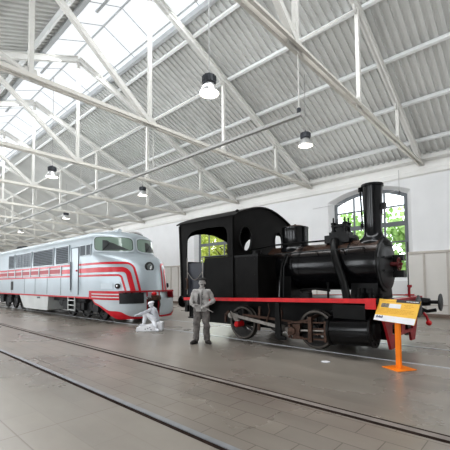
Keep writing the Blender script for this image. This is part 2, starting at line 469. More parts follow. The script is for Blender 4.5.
# ------------------------------------------------------------------ trusses
def make_truss(label):
    t = thing('roof_truss', label, 'roof truss', (0, YR, 0), 0, 'white steel trusses under the roof')
    ZC = 6.98
    def ib(bm, p, q, w, h):     # I section
        p, q = V(p), V(q); d, s, u = frame_of(q-p, (0,0,1))
        bar(bm, p+u*(h/2-.012), q+u*(h/2-.012), w, .024); bar(bm, p-u*(h/2-.012), q-u*(h/2-.012), w, .024); bar(bm, p, q, .03, h)
    def rz(d): return roofz(YR+d) - .33
    for s in (1, -1):
        bm = BM(); ib(bm, (0, 0, rz(0)), (0, s*11.25, rz(11.25)), .18, .25); obj('rafter', bm, M['rafter'], t, smooth=False)
    bm = BM()
    for x in (-.07, .07):
        bar(bm, (x*.8, -11.2, ZC+.07), (x*.8, 11.2, ZC+.07), .018, .14); bar(bm, (x*1.25, -11.2, ZC), (x*1.25, 11.2, ZC), .08, .018)
    obj('tie_beam', bm, M['tie'], t, smooth=False)
    for d in (-7.6, -3.73, 0, 3.73, 7.6):
        bm = BM(); bar(bm, (0, d, ZC+.05), (0, d, rz(d)), .115, .115, (1,0,0)); obj('post', bm, M['white_steel'], t, smooth=False)
    for s in (1, -1):
        w = .055 if s > 0 else .15
        for (a, za), (b, zb) in (((0, ZC+.1), (3.73, rz(3.73)-.1)), ((3.73, ZC+.1), (7.6, rz(7.6)-.1))):
            if a and s > 0: continue
            bm = BM(); bar(bm, (0, s*a, za), (0, s*b, zb), w if a == 0 else .09, w if a == 0 else .09, (1,0,0)); obj('diagonal', bm, M['white_steel'], t, smooth=False)
    for d in (-7.6, -3.73, 0, 3.73, 7.6):
        g = .34 if d == 0 else .2
        bm = BM(); plate(bm, [(d-g, ZC-.06), (d+g, ZC-.06), (d+g*.7, ZC+.3), (d-g*.7, ZC+.3)], [], (-.012, 0, 0), (0,1,0), (0,0,1), (1,0,0), .024); obj('gusset_plate', bm, M['white_steel'], t, smooth=False)
        if d: bm = BM(); plate(bm, [(d-.22, rz(d)-.30), (d+.22, rz(d)-.30), (d+.22, rz(d)+.02), (d-.22, rz(d)+.02)], [], (-.012, 0, 0), (0,1,0), (0,0,1), (1,0,0), .024); obj('gusset_plate', bm, M['white_steel'], t, smooth=False)
    return t
WORDS = ['nearest', 'second', 'third', 'fourth', 'fifth', 'sixth', 'seventh', 'eighth', 'ninth', 'tenth', 'eleventh', 'twelfth', 'thirteenth']
tr0 = None
for i, x in enumerate(TRX):
    if i == 0: lab = 'nearest white steel roof truss, crossing above the steam locomotive chimney'
    elif i == 1: lab = 'second white steel roof truss, its tie ending above the steam locomotive cab'
    else: lab = '%s white steel roof truss counted from the steam locomotive end' % WORDS[i]
    if tr0 is None: tr0 = make_truss(lab); o = tr0
    else: o = copy_tree(tr0); o['label'] = lab
    o.location = (x, YR, 0)

# suspended cable track
t = thing('cable_track', 'long grey cable track hung on rods under the roof trusses', 'cable track', (-4, 7.0, 5.5))
bm = BM(); bar(bm, (0, 0, 0), (-60, 0, 0), .10, .07); bar(bm, (0, 0, .045), (-60, 0, .045), .04, .03); obj('channel', bm, M['track'], t, smooth=False)
for x in TRX[:10]:
    bm = BM(); tube(bm, [(x+4.0-.06, 0, .03), (x+4.0-.06, 0, 1.5)], .016, 6); obj('hanger_rod', bm, M['white_steel'], t)
bm = BM(); lathe(bm, [(0, .05), (.10, .05), (.12, .03)], (-.06, 0, .05), 'z', 12); obj('junction_box', bm, M['lamphead'], t)

# ------------------------------------------------------------------ pendant lamps
def make_lamp(label):
    t = thing('pendant_lamp', label, 'lamp', (0,0,0), 0, 'high bay lamps hanging under the roof')
    bm = BM(); lathe(bm, [(.30, .17), (.32, .185), (.46, .185), (.47, .17), (.52, .17), (.54, .10), (.545, .0)], (0,0,0), 'z', 20)
    for j in range(14):
        a = 2*PI*j/14; bar(bm, (.175*math.cos(a), .175*math.sin(a), .33), (.175*math.cos(a), .175*math.sin(a), .50), .02, .06, (math.cos(a), math.sin(a), 0))
    obj('driver_housing', bm, M['lamphead'], t)
    bm = BM(); lathe(bm, [(0, .285), (.02, .28), (.10, .255), (.20, .20), (.27, .15), (.31, .13)], (0,0,0), 'z', 32, caps=False); obj('reflector', bm, M['reflector'], t)
    bm = BM(); lathe(bm, [(.012, .272), (.014, .0)], (0,0,0), 'z', 32); obj('diffuser', bm, M['lampglow'], t)
    bm = BM(); tube(bm, [(0,0,.54), (0,0,.62)], .02, 8); obj('hook', bm, M['lamphead'], t)
    return t
lp0 = None
LP = [(-6.82, 6.8, 'large lit lamp hanging above the gap between the two locomotives'),
      (-18.1, 6.8, 'lit lamp hanging above the rear louvres of the silver diesel'),
      (-6.75, 12.1, 'lit lamp hanging beyond the steam locomotive, above its valve dome'),
      (-18.0, 12.1, 'lit lamp hanging directly above the nose end of the silver diesel'),
      (-29.1, 12.1, 'small lit lamp hanging above the cab door of the silver diesel, far off'),
      (-40.3, 12.1, 'tiny lit lamp hanging above the round roof exhaust of the silver diesel'),
      (-29.4, 6.8, 'far lit lamp hanging in the ridge row deep down the hall')]
for x, y, lab in LP:
    if lp0 is None: lp0 = make_lamp(lab); o = lp0
    else: o = copy_tree(lp0); o['label'] = lab
    zl = 6.98
    o.location = (x, y, zl)
    bm = BM(); tube(bm, [(0,0,.60), (0,0, roofz(y) - zl - .02)], .011, 6); obj('cable', bm, M['cable'], o)

# ------------------------------------------------------------------ sunken rails in the floor
def rail(label, y0, y1, x0=XL+1, x1=XRT-.3, style=0):
    t = thing('sunken_rail', label, 'rail', (x0, y0, 0), 0, None)
    bm = BM(); L = x1 - x0; w = y1 - y0
    if style == 2:
        box(bm, 0, L, 0, w, 0, .010); obj('rail_head', bm, M['rail_bright'], t, smooth=False)
    elif style == 0:      # steel head with a groove on the near side
        box(bm, 0, L, -.05, 0, 0, .003); obj('groove', bm, M['railgap'], t, smooth=False)
        bm = BM(); box(bm, 0, L, 0, w, 0, .014); obj('rail_head', bm, M['rail'], t, smooth=False)
    else:
        box(bm, 0, L, 0, .062, 0, .003); obj('groove', bm, M['railgap'], t, smooth=False)
        bm = BM(); box(bm, 0, L, w-.042, w, 0, .003); obj('groove', bm, M['railgap'], t, smooth=False)
        bm = BM(); box(bm, 0, L, .062, w-.042, 0, .006); obj('rail_head', bm, M['railfill'], t, smooth=False)
    return t
rail('bare shiny steel rail sunk in the floor, nearest to the viewer', 2.53, 2.60)
rail('sunken rail between two dark grooves, in front of the locomotives', 4.09, 4.29, style=1)
rail('sunken rail under the near wheels of both locomotives', 7.50, 7.58, style=2)
rail('sunken rail under the far wheels of both locomotives', 9.42, 9.50, style=2)

# ================================================================== steam locomotive
SL_ROOT = V((-5.4, 8.5, 0))
st = thing('steam_locomotive', 'black tank steam locomotive with tall chimney and red running board edge', 'locomotive', SL_ROOT)
def S(name, bm, m, parent=None, **k):
    bmesh.ops.translate(bm, verts=bm.verts, vec=-SL_ROOT)
    return obj(name, bm, m, parent or st, **k)
YC = 8.5
def both(y): return ((y, -1), (2*YC - y, 1))

# frames and running board (very slightly rising to the front)
bm = BM(); box(bm, -8.25, -2.45, 7.85, 7.90, .35, 1.1); box(bm, -8.25, -2.45, 9.10, 9.15, .35, 1.1)
box(bm, -8.2, -8.1, 7.3, 9.7, .55, 1.1); box(bm, -5.3, -5.2, 7.9, 9.1, .4, 1.1); box(bm, -3.6, -2.5, 7.9, 9.1, .55, 1.15)
box(bm, -7.6, -5.5, 7.9, 9.1, .62, 1.1)
S('frame', bm, M['black'], smooth=False)
bm = BM(); plate(bm, [(-8.33, 1.06), (-2.45, 1.16), (-2.45, 1.24), (-8.33, 1.15)], [], (0, 7.12, 0), (1,0,0), (0,0,1), (0,1,0), 2.76)
S('running_board', bm, M['black'], smooth=False)
for y, s in both(7.095):
    bm = BM(); plate(bm, [(-8.30, 1.065), (-2.54, 1.165), (-2.54, 1.265), (-8.30, 1.155)], [], (0, y, 0), (1,0,0), (0,0,1), (0,-s,0), .03)
    plate(bm, [(-2.69, 1.05), (-2.48, 1.05), (-2.48, 1.272), (-2.69, 1.268)], [], (0, y-.006*(-s), 0), (1,0,0), (0,0,1), (0,-s,0), .05)
    S('edge_strip', bm, M['loco_red'], smooth=False, label='bright red edge of the running board')
# buffer beam, front and rear
bm = BM(); box(bm, -2.44, -2.30, 7.28, 9.80, .80, 1.20); box(bm, -2.60, -2.28, 7.26, 9.82, 1.19, 1.235)
bb = S('buffer_beam', bm, M['dark_red'], smooth=False, label='red front buffer beam')
bm = BM(); box(bm, -8.36, -8.24, 7.2, 9.8, .70, 1.10); S('buffer_beam', bm, M['black'], smooth=False)
# guard plate below the front beam
bm = BM()
plate(bm, [(7.25,.80),(9.72,.80),(9.60,.55),(9.40,.20),(9.12,.20),(9.02,.42),(8.0,.42),(7.92,.20),(7.62,.20),(7.42,.55)],
      [[(7.72,.70),(7.72,.48),(8.35,.48),(8.35,.70)], [(8.62,.70),(8.62,.48),(9.25,.48),(9.25,.70)]], (-2.42,0,0), (0,1,0), (0,0,1), (1,0,0), .05)
S('guard_plate', bm, M['dark_red'], smooth=False)
# buffers
def buffer(x0, y, z, d, hm):
    bm = BM(); lathe(bm, [(0,.16),(.02*d,.16),(.03*d,.11),(.26*d,.085),(.27*d,.06)], (x0,y,z), 'x', 20)
    b_ = S('buffer', bm, M['black'])
    bm = BM(); lathe(bm, [(.2*d,.042),(.46*d,.042)], (x0,y,z), 'x', 14); S('shank', bm, M['black'], b_)
    bm = BM(); lathe(bm, [(.45*d,.05),(.46*d,.19),(.475*d,.205),(.495*d,.20),(.505*d,.16),(.51*d,.0)], (x0,y,z), 'x', 28); S('buffer_head', bm, hm, b_)
for y in (7.53, 9.47): buffer(-2.30, y, 1.105, 1, M['smoke_grey'])
for y in (7.53, 9.47): buffer(-8.36, y, 1.0, -1, M['black'])
bm = BM(); tube(bm, [(-2.3,8.5,1.0),(-2.05,8.5,1.02),(-1.98,8.5,.95),(-2.03,8.5,.88)], .035, 8); S('drawhook', bm, M['black'])
bm = BM(); tube(bm, [(-2.3,9.0,.98),(-2.12,8.95,.95),(-2.0,8.93,.80),(-1.97,8.93,.70)], .028, 8); hs = S('brake_hose', bm, M['dark_red'])
bm = BM(); blob(bm, (-1.96,8.93,.66), (.06,.06,.06)); S('coupling_head', bm, M['loco_red'], hs)
bm = BM(); tube(bm, [(-2.3,9.2,1.02),(-2.05,9.2,.90),(-1.86,9.2,.94)], .04, 8); S('brake_hose', bm, M['black'])
bm = BM(); tube(bm, [(-2.38,9.05,1.2),(-2.38,9.05,1.42),(-2.36,9.03,1.5)], .03, 8); lathe(bm, [(0,.05),(.06,.05)], (-2.36,9.03,1.46), 'z', 10)
S('lamp_bracket', bm, M['dark_red'])
bm = BM(); tube(bm, [(-2.40,9.1,1.2),(-2.40,9.1,2.55)], .012, 6); S('thin_rod', bm, M['smoke_grey'])

# boiler, smokebox, chimney, domes
bm = BM(); lathe(bm, [(-5.75,.60),(-3.38,.60)], (0,YC,2.0), 'x', 56)
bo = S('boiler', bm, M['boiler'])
for x in (-4.75, -3.45):
    bm = BM(); lathe(bm, [(0,.606),(.004,.612),(.056,.612),(.06,.606)], (x,YC,2.0), 'x', 56, caps=False); S('boiler_band', bm, M['black_gloss'], bo)
bm = BM(); lathe(bm, [(-3.40,.60),(-3.39,.632),(-2.74,.632),(-2.72,.625)], (0,YC,2.0), 'x', 56)
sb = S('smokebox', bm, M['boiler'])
bm = BM(); plate(bm, [(7.95,1.2),(9.05,1.2),(8.95,1.62),(8.05,1.62)], [], (-3.35,0,0), (0,1,0), (0,0,1), (1,0,0), .6); S('saddle', bm, M['black'], smooth=False)
bm = BM(); lathe(bm, [(0,.632),(.03,.64),(.05,.635),(.055,.60)], (-2.74,YC,2.0), 'x', 56); S('door_ring', bm, M['black'], sb)
bm = BM(); lathe(bm, [(0,.56),(.02,.555),(.05,.50),(.075,.3),(.085,0)], (-2.69,YC,2.0), 'x', 56)
dr = S('smokebox_door', bm, M['smoke_grey'])
bm = BM()
for z in (1.85, 2.15): bar(bm, (-2.60,8.02,z), (-2.60,8.6,z), .05, .03)
S('hinge', bm, M['black'], dr)
bm = BM(); lathe(bm, [(0,.05),(.16,.05),(.17,.03),(.26,.03)], (-2.61,YC,2.0), 'x', 12)
for a in range(5):
    ang = a*2*PI/5+.3; bar(bm, (-2.42,YC,2.0), (-2.42,YC+.13*math.cos(ang),2.0+.13*math.sin(ang)), .025, .025)
for j in range(16):
    a0, a1 = 2*PI*j/16, 2*PI*(j+1)/16
    tube(bm, [(-2.42,YC+.14*math.cos(a0),2+.14*math.sin(a0)), (-2.42,YC+.14*math.cos(a1),2+.14*math.sin(a1))], .018, 6)
S('door_wheel', bm, mat('door_wheel_paint', (.12,.008,.010), .5, 0, .3, 8), dr)
bm = BM(); box(bm, -2.52,-2.36, 8.58,8.74, 2.09,2.22); box(bm, -2.52,-2.36, 8.60,8.78, 1.70,1.86); box(bm, -2.6,-2.5,8.62,8.7,1.7,2.22); S('lamp_iron', bm, M['black'], dr)
for y in (8.25, 8.75):
    bm = BM(); lathe(bm, [(0,.06),(.05,.06)], (-2.72, y+.12, 2.58), 'z', 10); S('smokebox_knob', bm, M['black'], sb); break

CHX = -2.975
bm = BM(); lathe(bm, [(2.44,.42),(2.52,.40),(2.58,.345),(2.64,.275),(2.70,.228),(2.78,.202),(3.0,.203),(3.88,.232),(3.885,.255),(3.93,.258),(3.945,.25),(3.945,.21),(3.5,.19)], (CHX,YC,0), 'z', 40)
ch = S('chimney', bm, M['black_gloss'])
bm = BM(); tube(bm, [(CHX-.25,YC-.05,2.9),(CHX-.235,YC-.06,3.0),(CHX-.265,YC-.06,3.84)], .022, 8); lathe(bm, [(0,.05),(.10,.05),(.11,.03)], (CHX-.265,YC-.06,3.80), 'z', 10); lathe(bm, [(0,.04),(.10,.04)], (CHX-.24,YC-.06,2.92), 'z', 10)
S('blower_pipe', bm, M['black'], ch)
bm = BM(); box(bm, CHX+.19, CHX+.30, YC-.06, YC+.06, 3.32, 3.46); box(bm, CHX+.17, CHX+.22, YC-.03, YC+.03, 3.2, 3.32); S('bracket', bm, M['black'], ch)

bm = BM(); lathe(bm, [(2.42,.46),(2.52,.42),(2.56,.375),(2.58,.365),(3.07,.368),(3.09,.375),(3.13,.372),(3.14,.35),(3.14,.0)], (-5.12,YC,0), 'z', 44)
dm = S('sand_dome', bm, M['black_gloss'])
bm = BM(); lathe(bm, [(3.14,.25),(3.165,.25),(3.18,.22),(3.185,0)], (-5.12,YC,0), 'z', 28); lathe(bm, [(3.17,.03),(3.23,.03)], (-5.12,YC,0), 'z', 10); S('dome_lid', bm, M['rust'], dm)

# regulator and safety valve group
bm = BM(); lathe(bm, [(2.46,.36),(2.55,.33),(2.60,.30),(2.66,.30)], (-3.78,YC,0), 'z', 20); box(bm, -4.10,-3.46, 8.22,8.78, 2.58,2.78); box(bm, -4.0,-3.55, 8.28,8.72, 2.78,2.86)
vb = S('valve_dome', bm, M['black'])
for x in (-3.93, -3.63):
    for y in (8.4, 8.62):
        bm = BM(); lathe(bm, [(2.84,.06),(2.9,.06),(2.91,.045),(3.05,.045),(3.06,.065),(3.11,.065),(3.12,.02),(3.24,.018)], (x,y,0), 'z', 12); S('safety_valve', bm, M['black'], vb)
bm = BM(); box(bm, -3.98,-3.58, 8.36,8.66, 3.0,3.04); box(bm, -3.86,-3.70, 8.42,8.6, 2.86,3.08); S('valve_lever', bm, M['black'], vb)
bm = BM(); lathe(bm, [(0,.05),(.10,.05),(.11,.07),(.15,.07)], (-3.46,8.4,2.64), 'x', 12); S('valve_handle', bm, M['black'], vb)
# steam pipes
for y, s in both(8.2):
    bm = BM(); tube(bm, [(-3.82,YC+s*.18,2.62),(-3.79,YC+s*.36,2.62),(-3.74,YC+s*.52,2.48),(-3.64,YC+s*.68,2.2),(-3.50,YC+s*.76,1.85),(-3.36,YC+s*.84,1.55),(-3.24,YC+s*1.0,1.25),(-3.2,YC+s*1.08,1.0)], .088, 14)
    S('steam_pipe', bm, M['black'])
bm = BM(); tube(bm, [(-6.15,7.75,2.52),(-5.4,7.9,2.62),(-4.05,8.25,2.66)], .022, 8); S('regulator_rod', bm, M['black'])
for s in (-1, 1):
    bm = BM(); tube(bm, [(-5.4,YC+s*.63,2.36),(-2.95,YC+s*.66,2.38)], .016, 8)
    for x in (-5.0, -4.2, -3.5, -3.0): tube(bm, [(x,YC+s*.5,2.36),(x,YC+s*.665,2.37)], .018, 6)
    S('handrail', bm, M['smoke_grey'])
bm = BM(); tube(bm, [(-5.05,7.92,2.35),(-5.08,7.75,2.1),(-5.06,7.6,1.6),(-5.05,7.55,1.22)], .03, 8); S('sand_pipe', bm, M['black_gloss'])
bm = BM(); tube(bm, [(-4.96,7.84,2.3),(-5.0,7.7,2.0),(-4.98,7.62,1.22)], .012, 6); S('feed_pipe', bm, M['smoke_grey'])
# firebox / ashpan under the boiler
bm = BM(); box(bm, -5.75,-4.95, 7.95,9.05, .9,2.0); S('firebox', bm, M['black'], smooth=False)
bm = BM(); box(bm, -4.55,-4.3, 7.72,7.9, 1.2,1.34); tube(bm, [(-4.55,7.75,1.4),(-4.1,7.7,1.44),(-3.75,7.75,1.40)], .03, 6); tube(bm, [(-4.5,7.75,1.2),(-4.5,7.75,1.44)], .025, 6); tube(bm, [(-3.8,7.75,1.2),(-3.8,7.75,1.6)], .025, 6)
S('reach_rod', bm, M['black'])
for x, y in ((-3.0,7.6),(-2.8,7.75),(-3.05,7.95),(-2.75,8.1)):
    bm = BM(); lathe(bm, [(0,.08),(.12,.08),(.13,.05),(.24,.05)], (x,y,1.22), 'z', 10); S('lubricator', bm, M['black'])

# cab
CX0, CX1 = -8.52, -6.19
side = [(-8.50,3.44),(-8.43,2.26),(-8.33,1.12),(-8.16,1.12),(-8.14,2.72),(-8.13,2.90),(-8.06,3.05),(-7.93,3.15),(-7.7,3.20),(-7.33,3.215),(-6.75,3.20),(-6.58,3.17),(-6.49,3.09),(-6.45,2.95),(-6.45,2.32),(-7.33,2.32),(-7.37,2.22),(-7.37,1.12),(CX1,1.12),(CX1,3.44)]
for y, s in both(7.1):
    bm = BM(); plate(bm, side, [], (0,y,0), (1,0,0), (0,0,1), (0,-s,0), .02)
    if s < 0:
        for x in (-8.48, -6.24): bar(bm, (x+ (0 if x > -7 else .12), y-.012, 1.2), (x, y-.012, 3.4), .05, .03, (0,1,0))
        bar(bm, (-7.33,y-.01,2.34), (-6.3,y-.01,2.34), .02, .035)
    S('cab_side', bm, M['black_rough'], smooth=False)
roofp = [(7.06,3.42),(7.2,3.50),(7.5,3.62),(7.9,3.75),(8.2,3.81),(8.5,3.83),(8.8,3.81),(9.1,3.75),(9.5,3.62),(9.8,3.50),(9.94,3.42)]
front = [(7.1,1.2),(9.9,1.2)] + [(p[0] if 7.1 < p[0] < 9.9 else (9.9 if p[0] > 9 else 7.1), p[1]-.01) for p in roofp[::-1]]
bm = BM(); plate(bm, front, [ell(7.57,2.84,.26,.35), ell(9.22,2.84,.21,.34)], (CX1-.02,0,0), (0,1,0), (0,0,1), (1,0,0), .03)
fp = S('cab_front', bm, M['black_rough'], smooth=False)
for c in (7.57, 9.22):
    bm = BM(); e = ell(c,2.84,.262 if c < 8 else .212,.352,28)
    for a, b_ in zip(e, e[1:]+e[:1]): tube(bm, [(CX1+.02,a[0],a[1]),(CX1+.02,b_[0],b_[1])], .018, 6, caps=False)
    S('window_rim', bm, M['black'], fp)
rear_o = [(7.1,1.1),(9.9,1.1)] + [(min(9.9,max(7.1,p[0])), p[1]-.01) for p in roofp[::-1]]
rear_h = [(7.33,2.28),(9.67,2.28),(9.67,2.80),(9.5,2.95),(9.24,3.06),(9.04,3.13),(8.6,3.23),(8.12,3.24),(7.75,3.19),(7.51,3.11),(7.38,2.99),(7.33,2.86)]
bm = BM(); plate(bm, rear_o, [rear_h], (-8.44,0,0), (0,1,0), (0,0,1), (1,0,0), .02); S('cab_rear', bm, M['black_rough'], smooth=False)
bm = BM(); a = [bm.verts.new((-8.60,y,z)) for y, z in roofp]; b_ = [bm.verts.new((-6.12,y,z)) for y, z in roofp]; c_ = [bm.verts.new((-8.60,y,z+.035)) for y, z in roofp]; d_ = [bm.verts.new((-6.12,y,z+.035)) for y, z in roofp]
for i in range(len(roofp)-1):
    bm.faces.new((a[i],a[i+1],b_[i+1],b_[i])); bm.faces.new((c_[i],d_[i],d_[i+1],c_[i+1])); bm.faces.new((a[i],c_[i],c_[i+1],a[i+1])); bm.faces.new((b_[i],b_[i+1],d_[i+1],d_[i]))
bm.faces.new((a[0],b_[0],d_[0],c_[0])); bm.faces.new((a[-1],c_[-1],d_[-1],b_[-1]))
S('cab_roof', bm, M['black_rough'], ang=20)
bm = BM(); lathe(bm, [(3.44,.035),(3.50,.035),(3.51,.055),(3.57,.055),(3.60,.02)], (-6.28,7.35,.06), 'z', 12); S('whistle', bm, M['black'])
bm = BM(); box(bm, -8.42,-6.2, 7.12,9.88, 1.1,1.22); S('cab_floor', bm, M['black'], smooth=False)
bm = BM(); box(bm, -6.75,-6.22, 7.9,9.1, 1.2,2.5); lathe(bm, [(-6.8,.5),(-6.75,.52),(-6.3,.52)], (0,YC,2.1), 'x', 24); S('backhead', bm, M['black'])
# tanks
for y, s in both(7.1):
    y0, y1 = (7.11, 7.98) if s < 0 else (9.02, 9.89)
    bm = BM(); box(bm, -6.2,-5.4, y0,y1, 1.2,2.31); tk = S('side_tank', bm, M['black_rough'], smooth=False)
    bm = BM(); box(bm, -6.2,-5.38, y0-.015,y1+.01, 2.29,2.335)
    for z in (1.3, 1.8, 2.22):
        for x in (-6.1, -5.8, -5.5): lathe(bm, [(0,.014),(.02*1,.012)], (x, y0-.012, z), 'y', 8)
    S('tank_rim', bm, M['black'], tk, smooth=False)
bm = BM(); lathe(bm, [(0,.12),(.10,.12),(.11,.14),(.14,.14)], (-5.75,7.5,2.32), 'z', 16); S('filler_cap', bm, M['black'])
# door chain
bm = BM()
for x in (-8.10, -7.42): tube(bm, [(x,7.08,1.25),(x,7.08,2.36)], .016, 8)
S('grab_rail', bm, M['rod'])
bm = BM(); tube(bm, [(-8.10+.68*i/12, 7.075, 1.95-.26*math.sin(PI*i/12)) for i in range(13)], .013, 6); S('door_chain', bm, M['rod'])
bm = BM(); box(bm, -8.1,-7.42, 7.13,7.15, 1.2,2.2); S('cab_door', bm, mat('cab_blue_black', (.012,.015,.026), .4, 0, .3, 3), smooth=False)
bm = BM(); tube(bm, [(-8.13,7.06,1.75),(-8.06,7.05,1.65),(-8.07,7.05,1.45),(-8.13,7.06,1.4)], .03, 6); S('oil_feeder', bm, M['rust'])
# steps
for y, s in both(7.2):
    bm = BM(); box(bm, -8.15,-7.5, y-.05,y+.15, .52,.56); box(bm, -8.15,-8.12,y,y+.04,.52,1.1); box(bm, -7.53,-7.5,y,y+.04,.52,1.1); S('cab_step', bm, M['black'], smooth=False)
    bm = BM(); plate(bm, [(-4.90,1.1),(-4.78,1.1),(-4.74,.32),(-4.62,.28),(-4.62,.22),(-4.80,.20),(-4.90,.28)], [], (0,y-.08 if s < 0 else y+.02,0), (1,0,0), (0,0,1), (0,1,0), .06); S('step_hanger', bm, M['black'], smooth=False)

# wheels
def wheel(x, y, s):
    """y = outer face, s = outward direction"""
    r = .455; c = (x, y, .478)
    bm = BM(); A = (V((0,s,0)), V((1,0,0)), V((0,0,1)))
    # spoked disc
    lathe(bm, [(-.10,r-.075),(-.01,r-.075),(-.0,r-.06),(-.0,r-.05)], c, A, 40, caps=False)
    for j in range(9):
        a = 2*PI*j/9+.2; d = V((math.cos(a),0,math.sin(a)))
        bar(bm, V(c)+V((0,-s*.05,0))+d*.06, V(c)+V((0,-s*.05,0))+d*(r-.07), .06, .045, (0,1,0))
    n = 12; cw = [( (r-.08)*math.cos(a), (r-.08)*math.sin(a)) for a in [PI*1.05+PI*.75*i/n for i in range(n+1)]]
    plate(bm, cw, [], V(c)+V((0,-s*.015,0)), (1,0,0), (0,0,1), (0,-s,0), .05)
    w = S('wheel', bm, M['wheel'])
    bm = BM(); lathe(bm, [(-.13,r-.07),(-.13,r+.02),(-.10,r+.02),(-.09,r),(-.0,r-.006),(.003,r-.02),(.0,r-.06),(-.05,r-.07)], c, A, 48, caps=False); S('tyre', bm, M['tyre'], w)
    bm = BM(); lathe(bm, [(-.12,.11),(.02,.11),(.03,.09),(.06,.085)], c, A, 20); S('hub', bm, M['wheel'], w)
    return w
AXLES = (-6.30, -4.04)
for x in AXLES:
    for y, s in both(7.55): wheel(x, y, s)
    bm = BM(); lathe(bm, [(7.5,.07),(9.5,.07)], (x,0,.47), 'y', 14); S('axle', bm, M['black'])
for y, s in both(7.55):
    A = (V((0,s,0)), V((1,0,0)), V((0,0,1)))
    bm = BM(); lathe(bm, [(.05,.08),(.30,.08),(.31,.07),(.325,.05)], (-6.27,y,.46), A, 18); S('axle_cap', bm, M['loco_red'], label='red axle end cap on the rear wheel')
    # crank arm and rods
    P1 = V((-6.50,y+s*.25,.71)); P2 = V((-4.30,y+s*.24,.41))
    bm = BM(); bar(bm, (-6.27,y+s*.16,.46), (P1.x,y+s*.16,P1.z), .13, .05, (0,1,0)); lathe(bm, [(.1,.075),(.2,.075),(.22,.05),(.32,.05)], (P1.x,y,P1.z), A, 14); S('crank', bm, M['rod'])
    bm = BM(); bar(bm, P1, P2, .04, .085, (0,0,1)); lathe(bm, [(.20,.10),(.29,.10)], (P1.x,y,P1.z), A, 18)
    bar(bm, P1+V((-.0,0,0)), P1+(P2-P1)*.12, .05, .12, (0,0,1)); bar(bm, P1+(P2-P1)*.72, P1+(P2-P1)*.80, .06, .15, (0,0,1))
    S('connecting_rod', bm, M['rod'])
    bm = BM(); bar(bm, P1+V((-.02,s*.05,.10)), P1+V((-.17,s*.05,-.02)), .05, .07); bar(bm, P1+V((-.16,s*.05,.02)), P1+V((-.16,s*.05,-.22)), .05, .06); S('return_crank', bm, M['rust'])
    bm = BM(); bar(bm, (-6.15,y+s*.16,.72), (-4.95,y+s*.16,.66), .03, .06); tube(bm, [(-5.26,y+s*.2,1.06),(-5.22,y+s*.2,.88),(-5.33,y+s*.22,.52)], .02, 6); bar(bm, (-4.95,y+s*.16,.66), (-4.35,y+s*.16,.62), .025, .05); S('eccentric_rod', bm, M['rust'])
    bm = BM(); plate(bm, [(-.05,-.16),(.05,-.14),(.10,0),(.06,.18),(-.02,.2),(0,0)], [], (-4.95,y+s*.14,.80), (1,0,0), (0,0,1), (0,s,0), .04); S('expansion_link', bm, M['rust'], smooth=False)
    # slide bars, motion bracket and crosshead
    yb = y + s*.24
    bm = BM()
    for z in (.28, .41, .53, .66): bar(bm, (-4.55 if z not in (.41,.53) else -4.1,yb,z-.02), (-3.52,yb,z+.03), .06, .035)
    bar(bm, (-4.66,yb-s*.02,.60), (-3.95,yb-s*.02,.75), .04, .04); bar(bm, (-4.66,yb,.38), (-4.0,yb,.24), .04, .035)
    S('slide_bar', bm, M['rust'], smooth=False)
    bm = BM(); bar(bm, (-4.02,yb+s*.05,.22), (-4.02,yb+s*.05,.80), .06, .09, (1,0,0)); bar(bm, (-3.66,yb+s*.03,.25), (-3.66,yb+s*.03,.72), .04, .06, (1,0,0)); bar(bm, (-4.02,yb,.76), (-4.02,y-s*.3,.85), .06, .06)
    S('motion_bracket', bm, M['rust'], smooth=False)
    bm = BM(); box(bm, -4.62,-4.30, min(yb-.06,yb+.06),max(yb-.06,yb+.06), .33,.50); lathe(bm, [(.05,.09),(.12,.09),(.13,.05)], (-4.5,yb-s*.02,.44), A, 14); box(bm, -4.5,-4.3,yb-.04,yb+.04,.26,.60)
    for z in (.30,.56): lathe(bm, [(.04,.03),(.11,.03)], (-4.55,yb,z), A, 10)
    S('crosshead', bm, M['rust'])
    bm = BM(); tube(bm, [(-4.4,yb,.45),(-3.4,yb,.52)], .03, 10); S('piston_rod', bm, M['rod'])
    # cylinder with covers and valve chest, rising slightly to the front
    d = V((1,0,.06)).normalized(); B_ = V((0,1,0)); C_ = d.cross(B_)
    yc = y - .17 if s < 0 else y + .17
    bm = BM(); lathe(bm, [(-.45,.29),(-.44,.31),(.40,.31),(.41,.29)], (-3.05,yc,.55), (d,B_,C_), 40)
    cy = S('cylinder', bm, M['black_gloss'])
    bm = BM(); lathe(bm, [(.40,.335),(.45,.335),(.46,.20),(.50,.18),(.51,0)], (-3.05,yc,.55), (d,B_,C_), 32)
    for j in range(10):
        a = 2*PI*j/10; lathe(bm, [(.44,.022),(.475,.022)], V((-3.05,yc,.55))+B_*.27*math.cos(a)+C_*.27*math.sin(a), (d,B_,C_), 6)
    S('cylinder_cover', bm, M['black'], cy)
    bm = BM(); lathe(bm, [(-.50,.20),(-.49,.335),(-.44,.335)], (-3.05,yc,.55), (d,B_,C_), 32); S('cylinder_cover', bm, M['black'], cy)
    bm = BM(); box(bm, -3.42,-2.72, yc-.2,yc+.25, .82,1.12); lathe(bm, [(-.1,.05),(.0,.05)], (-3.45,yc,.95), 'x', 10); S('valve_chest', bm, M['black'], cy, smooth=False)
    # brake block
    bm = BM(); bar(bm, (-5.72,y-s*.05,.95), (-5.76,y-s*.05,.30), .05, .07, (1,0,0)); bar(bm, (-3.5,y-s*.05,.9), (-3.52,y-s*.05,.28), .05, .07, (1,0,0)); S('brake_hanger', bm, M['rust'])

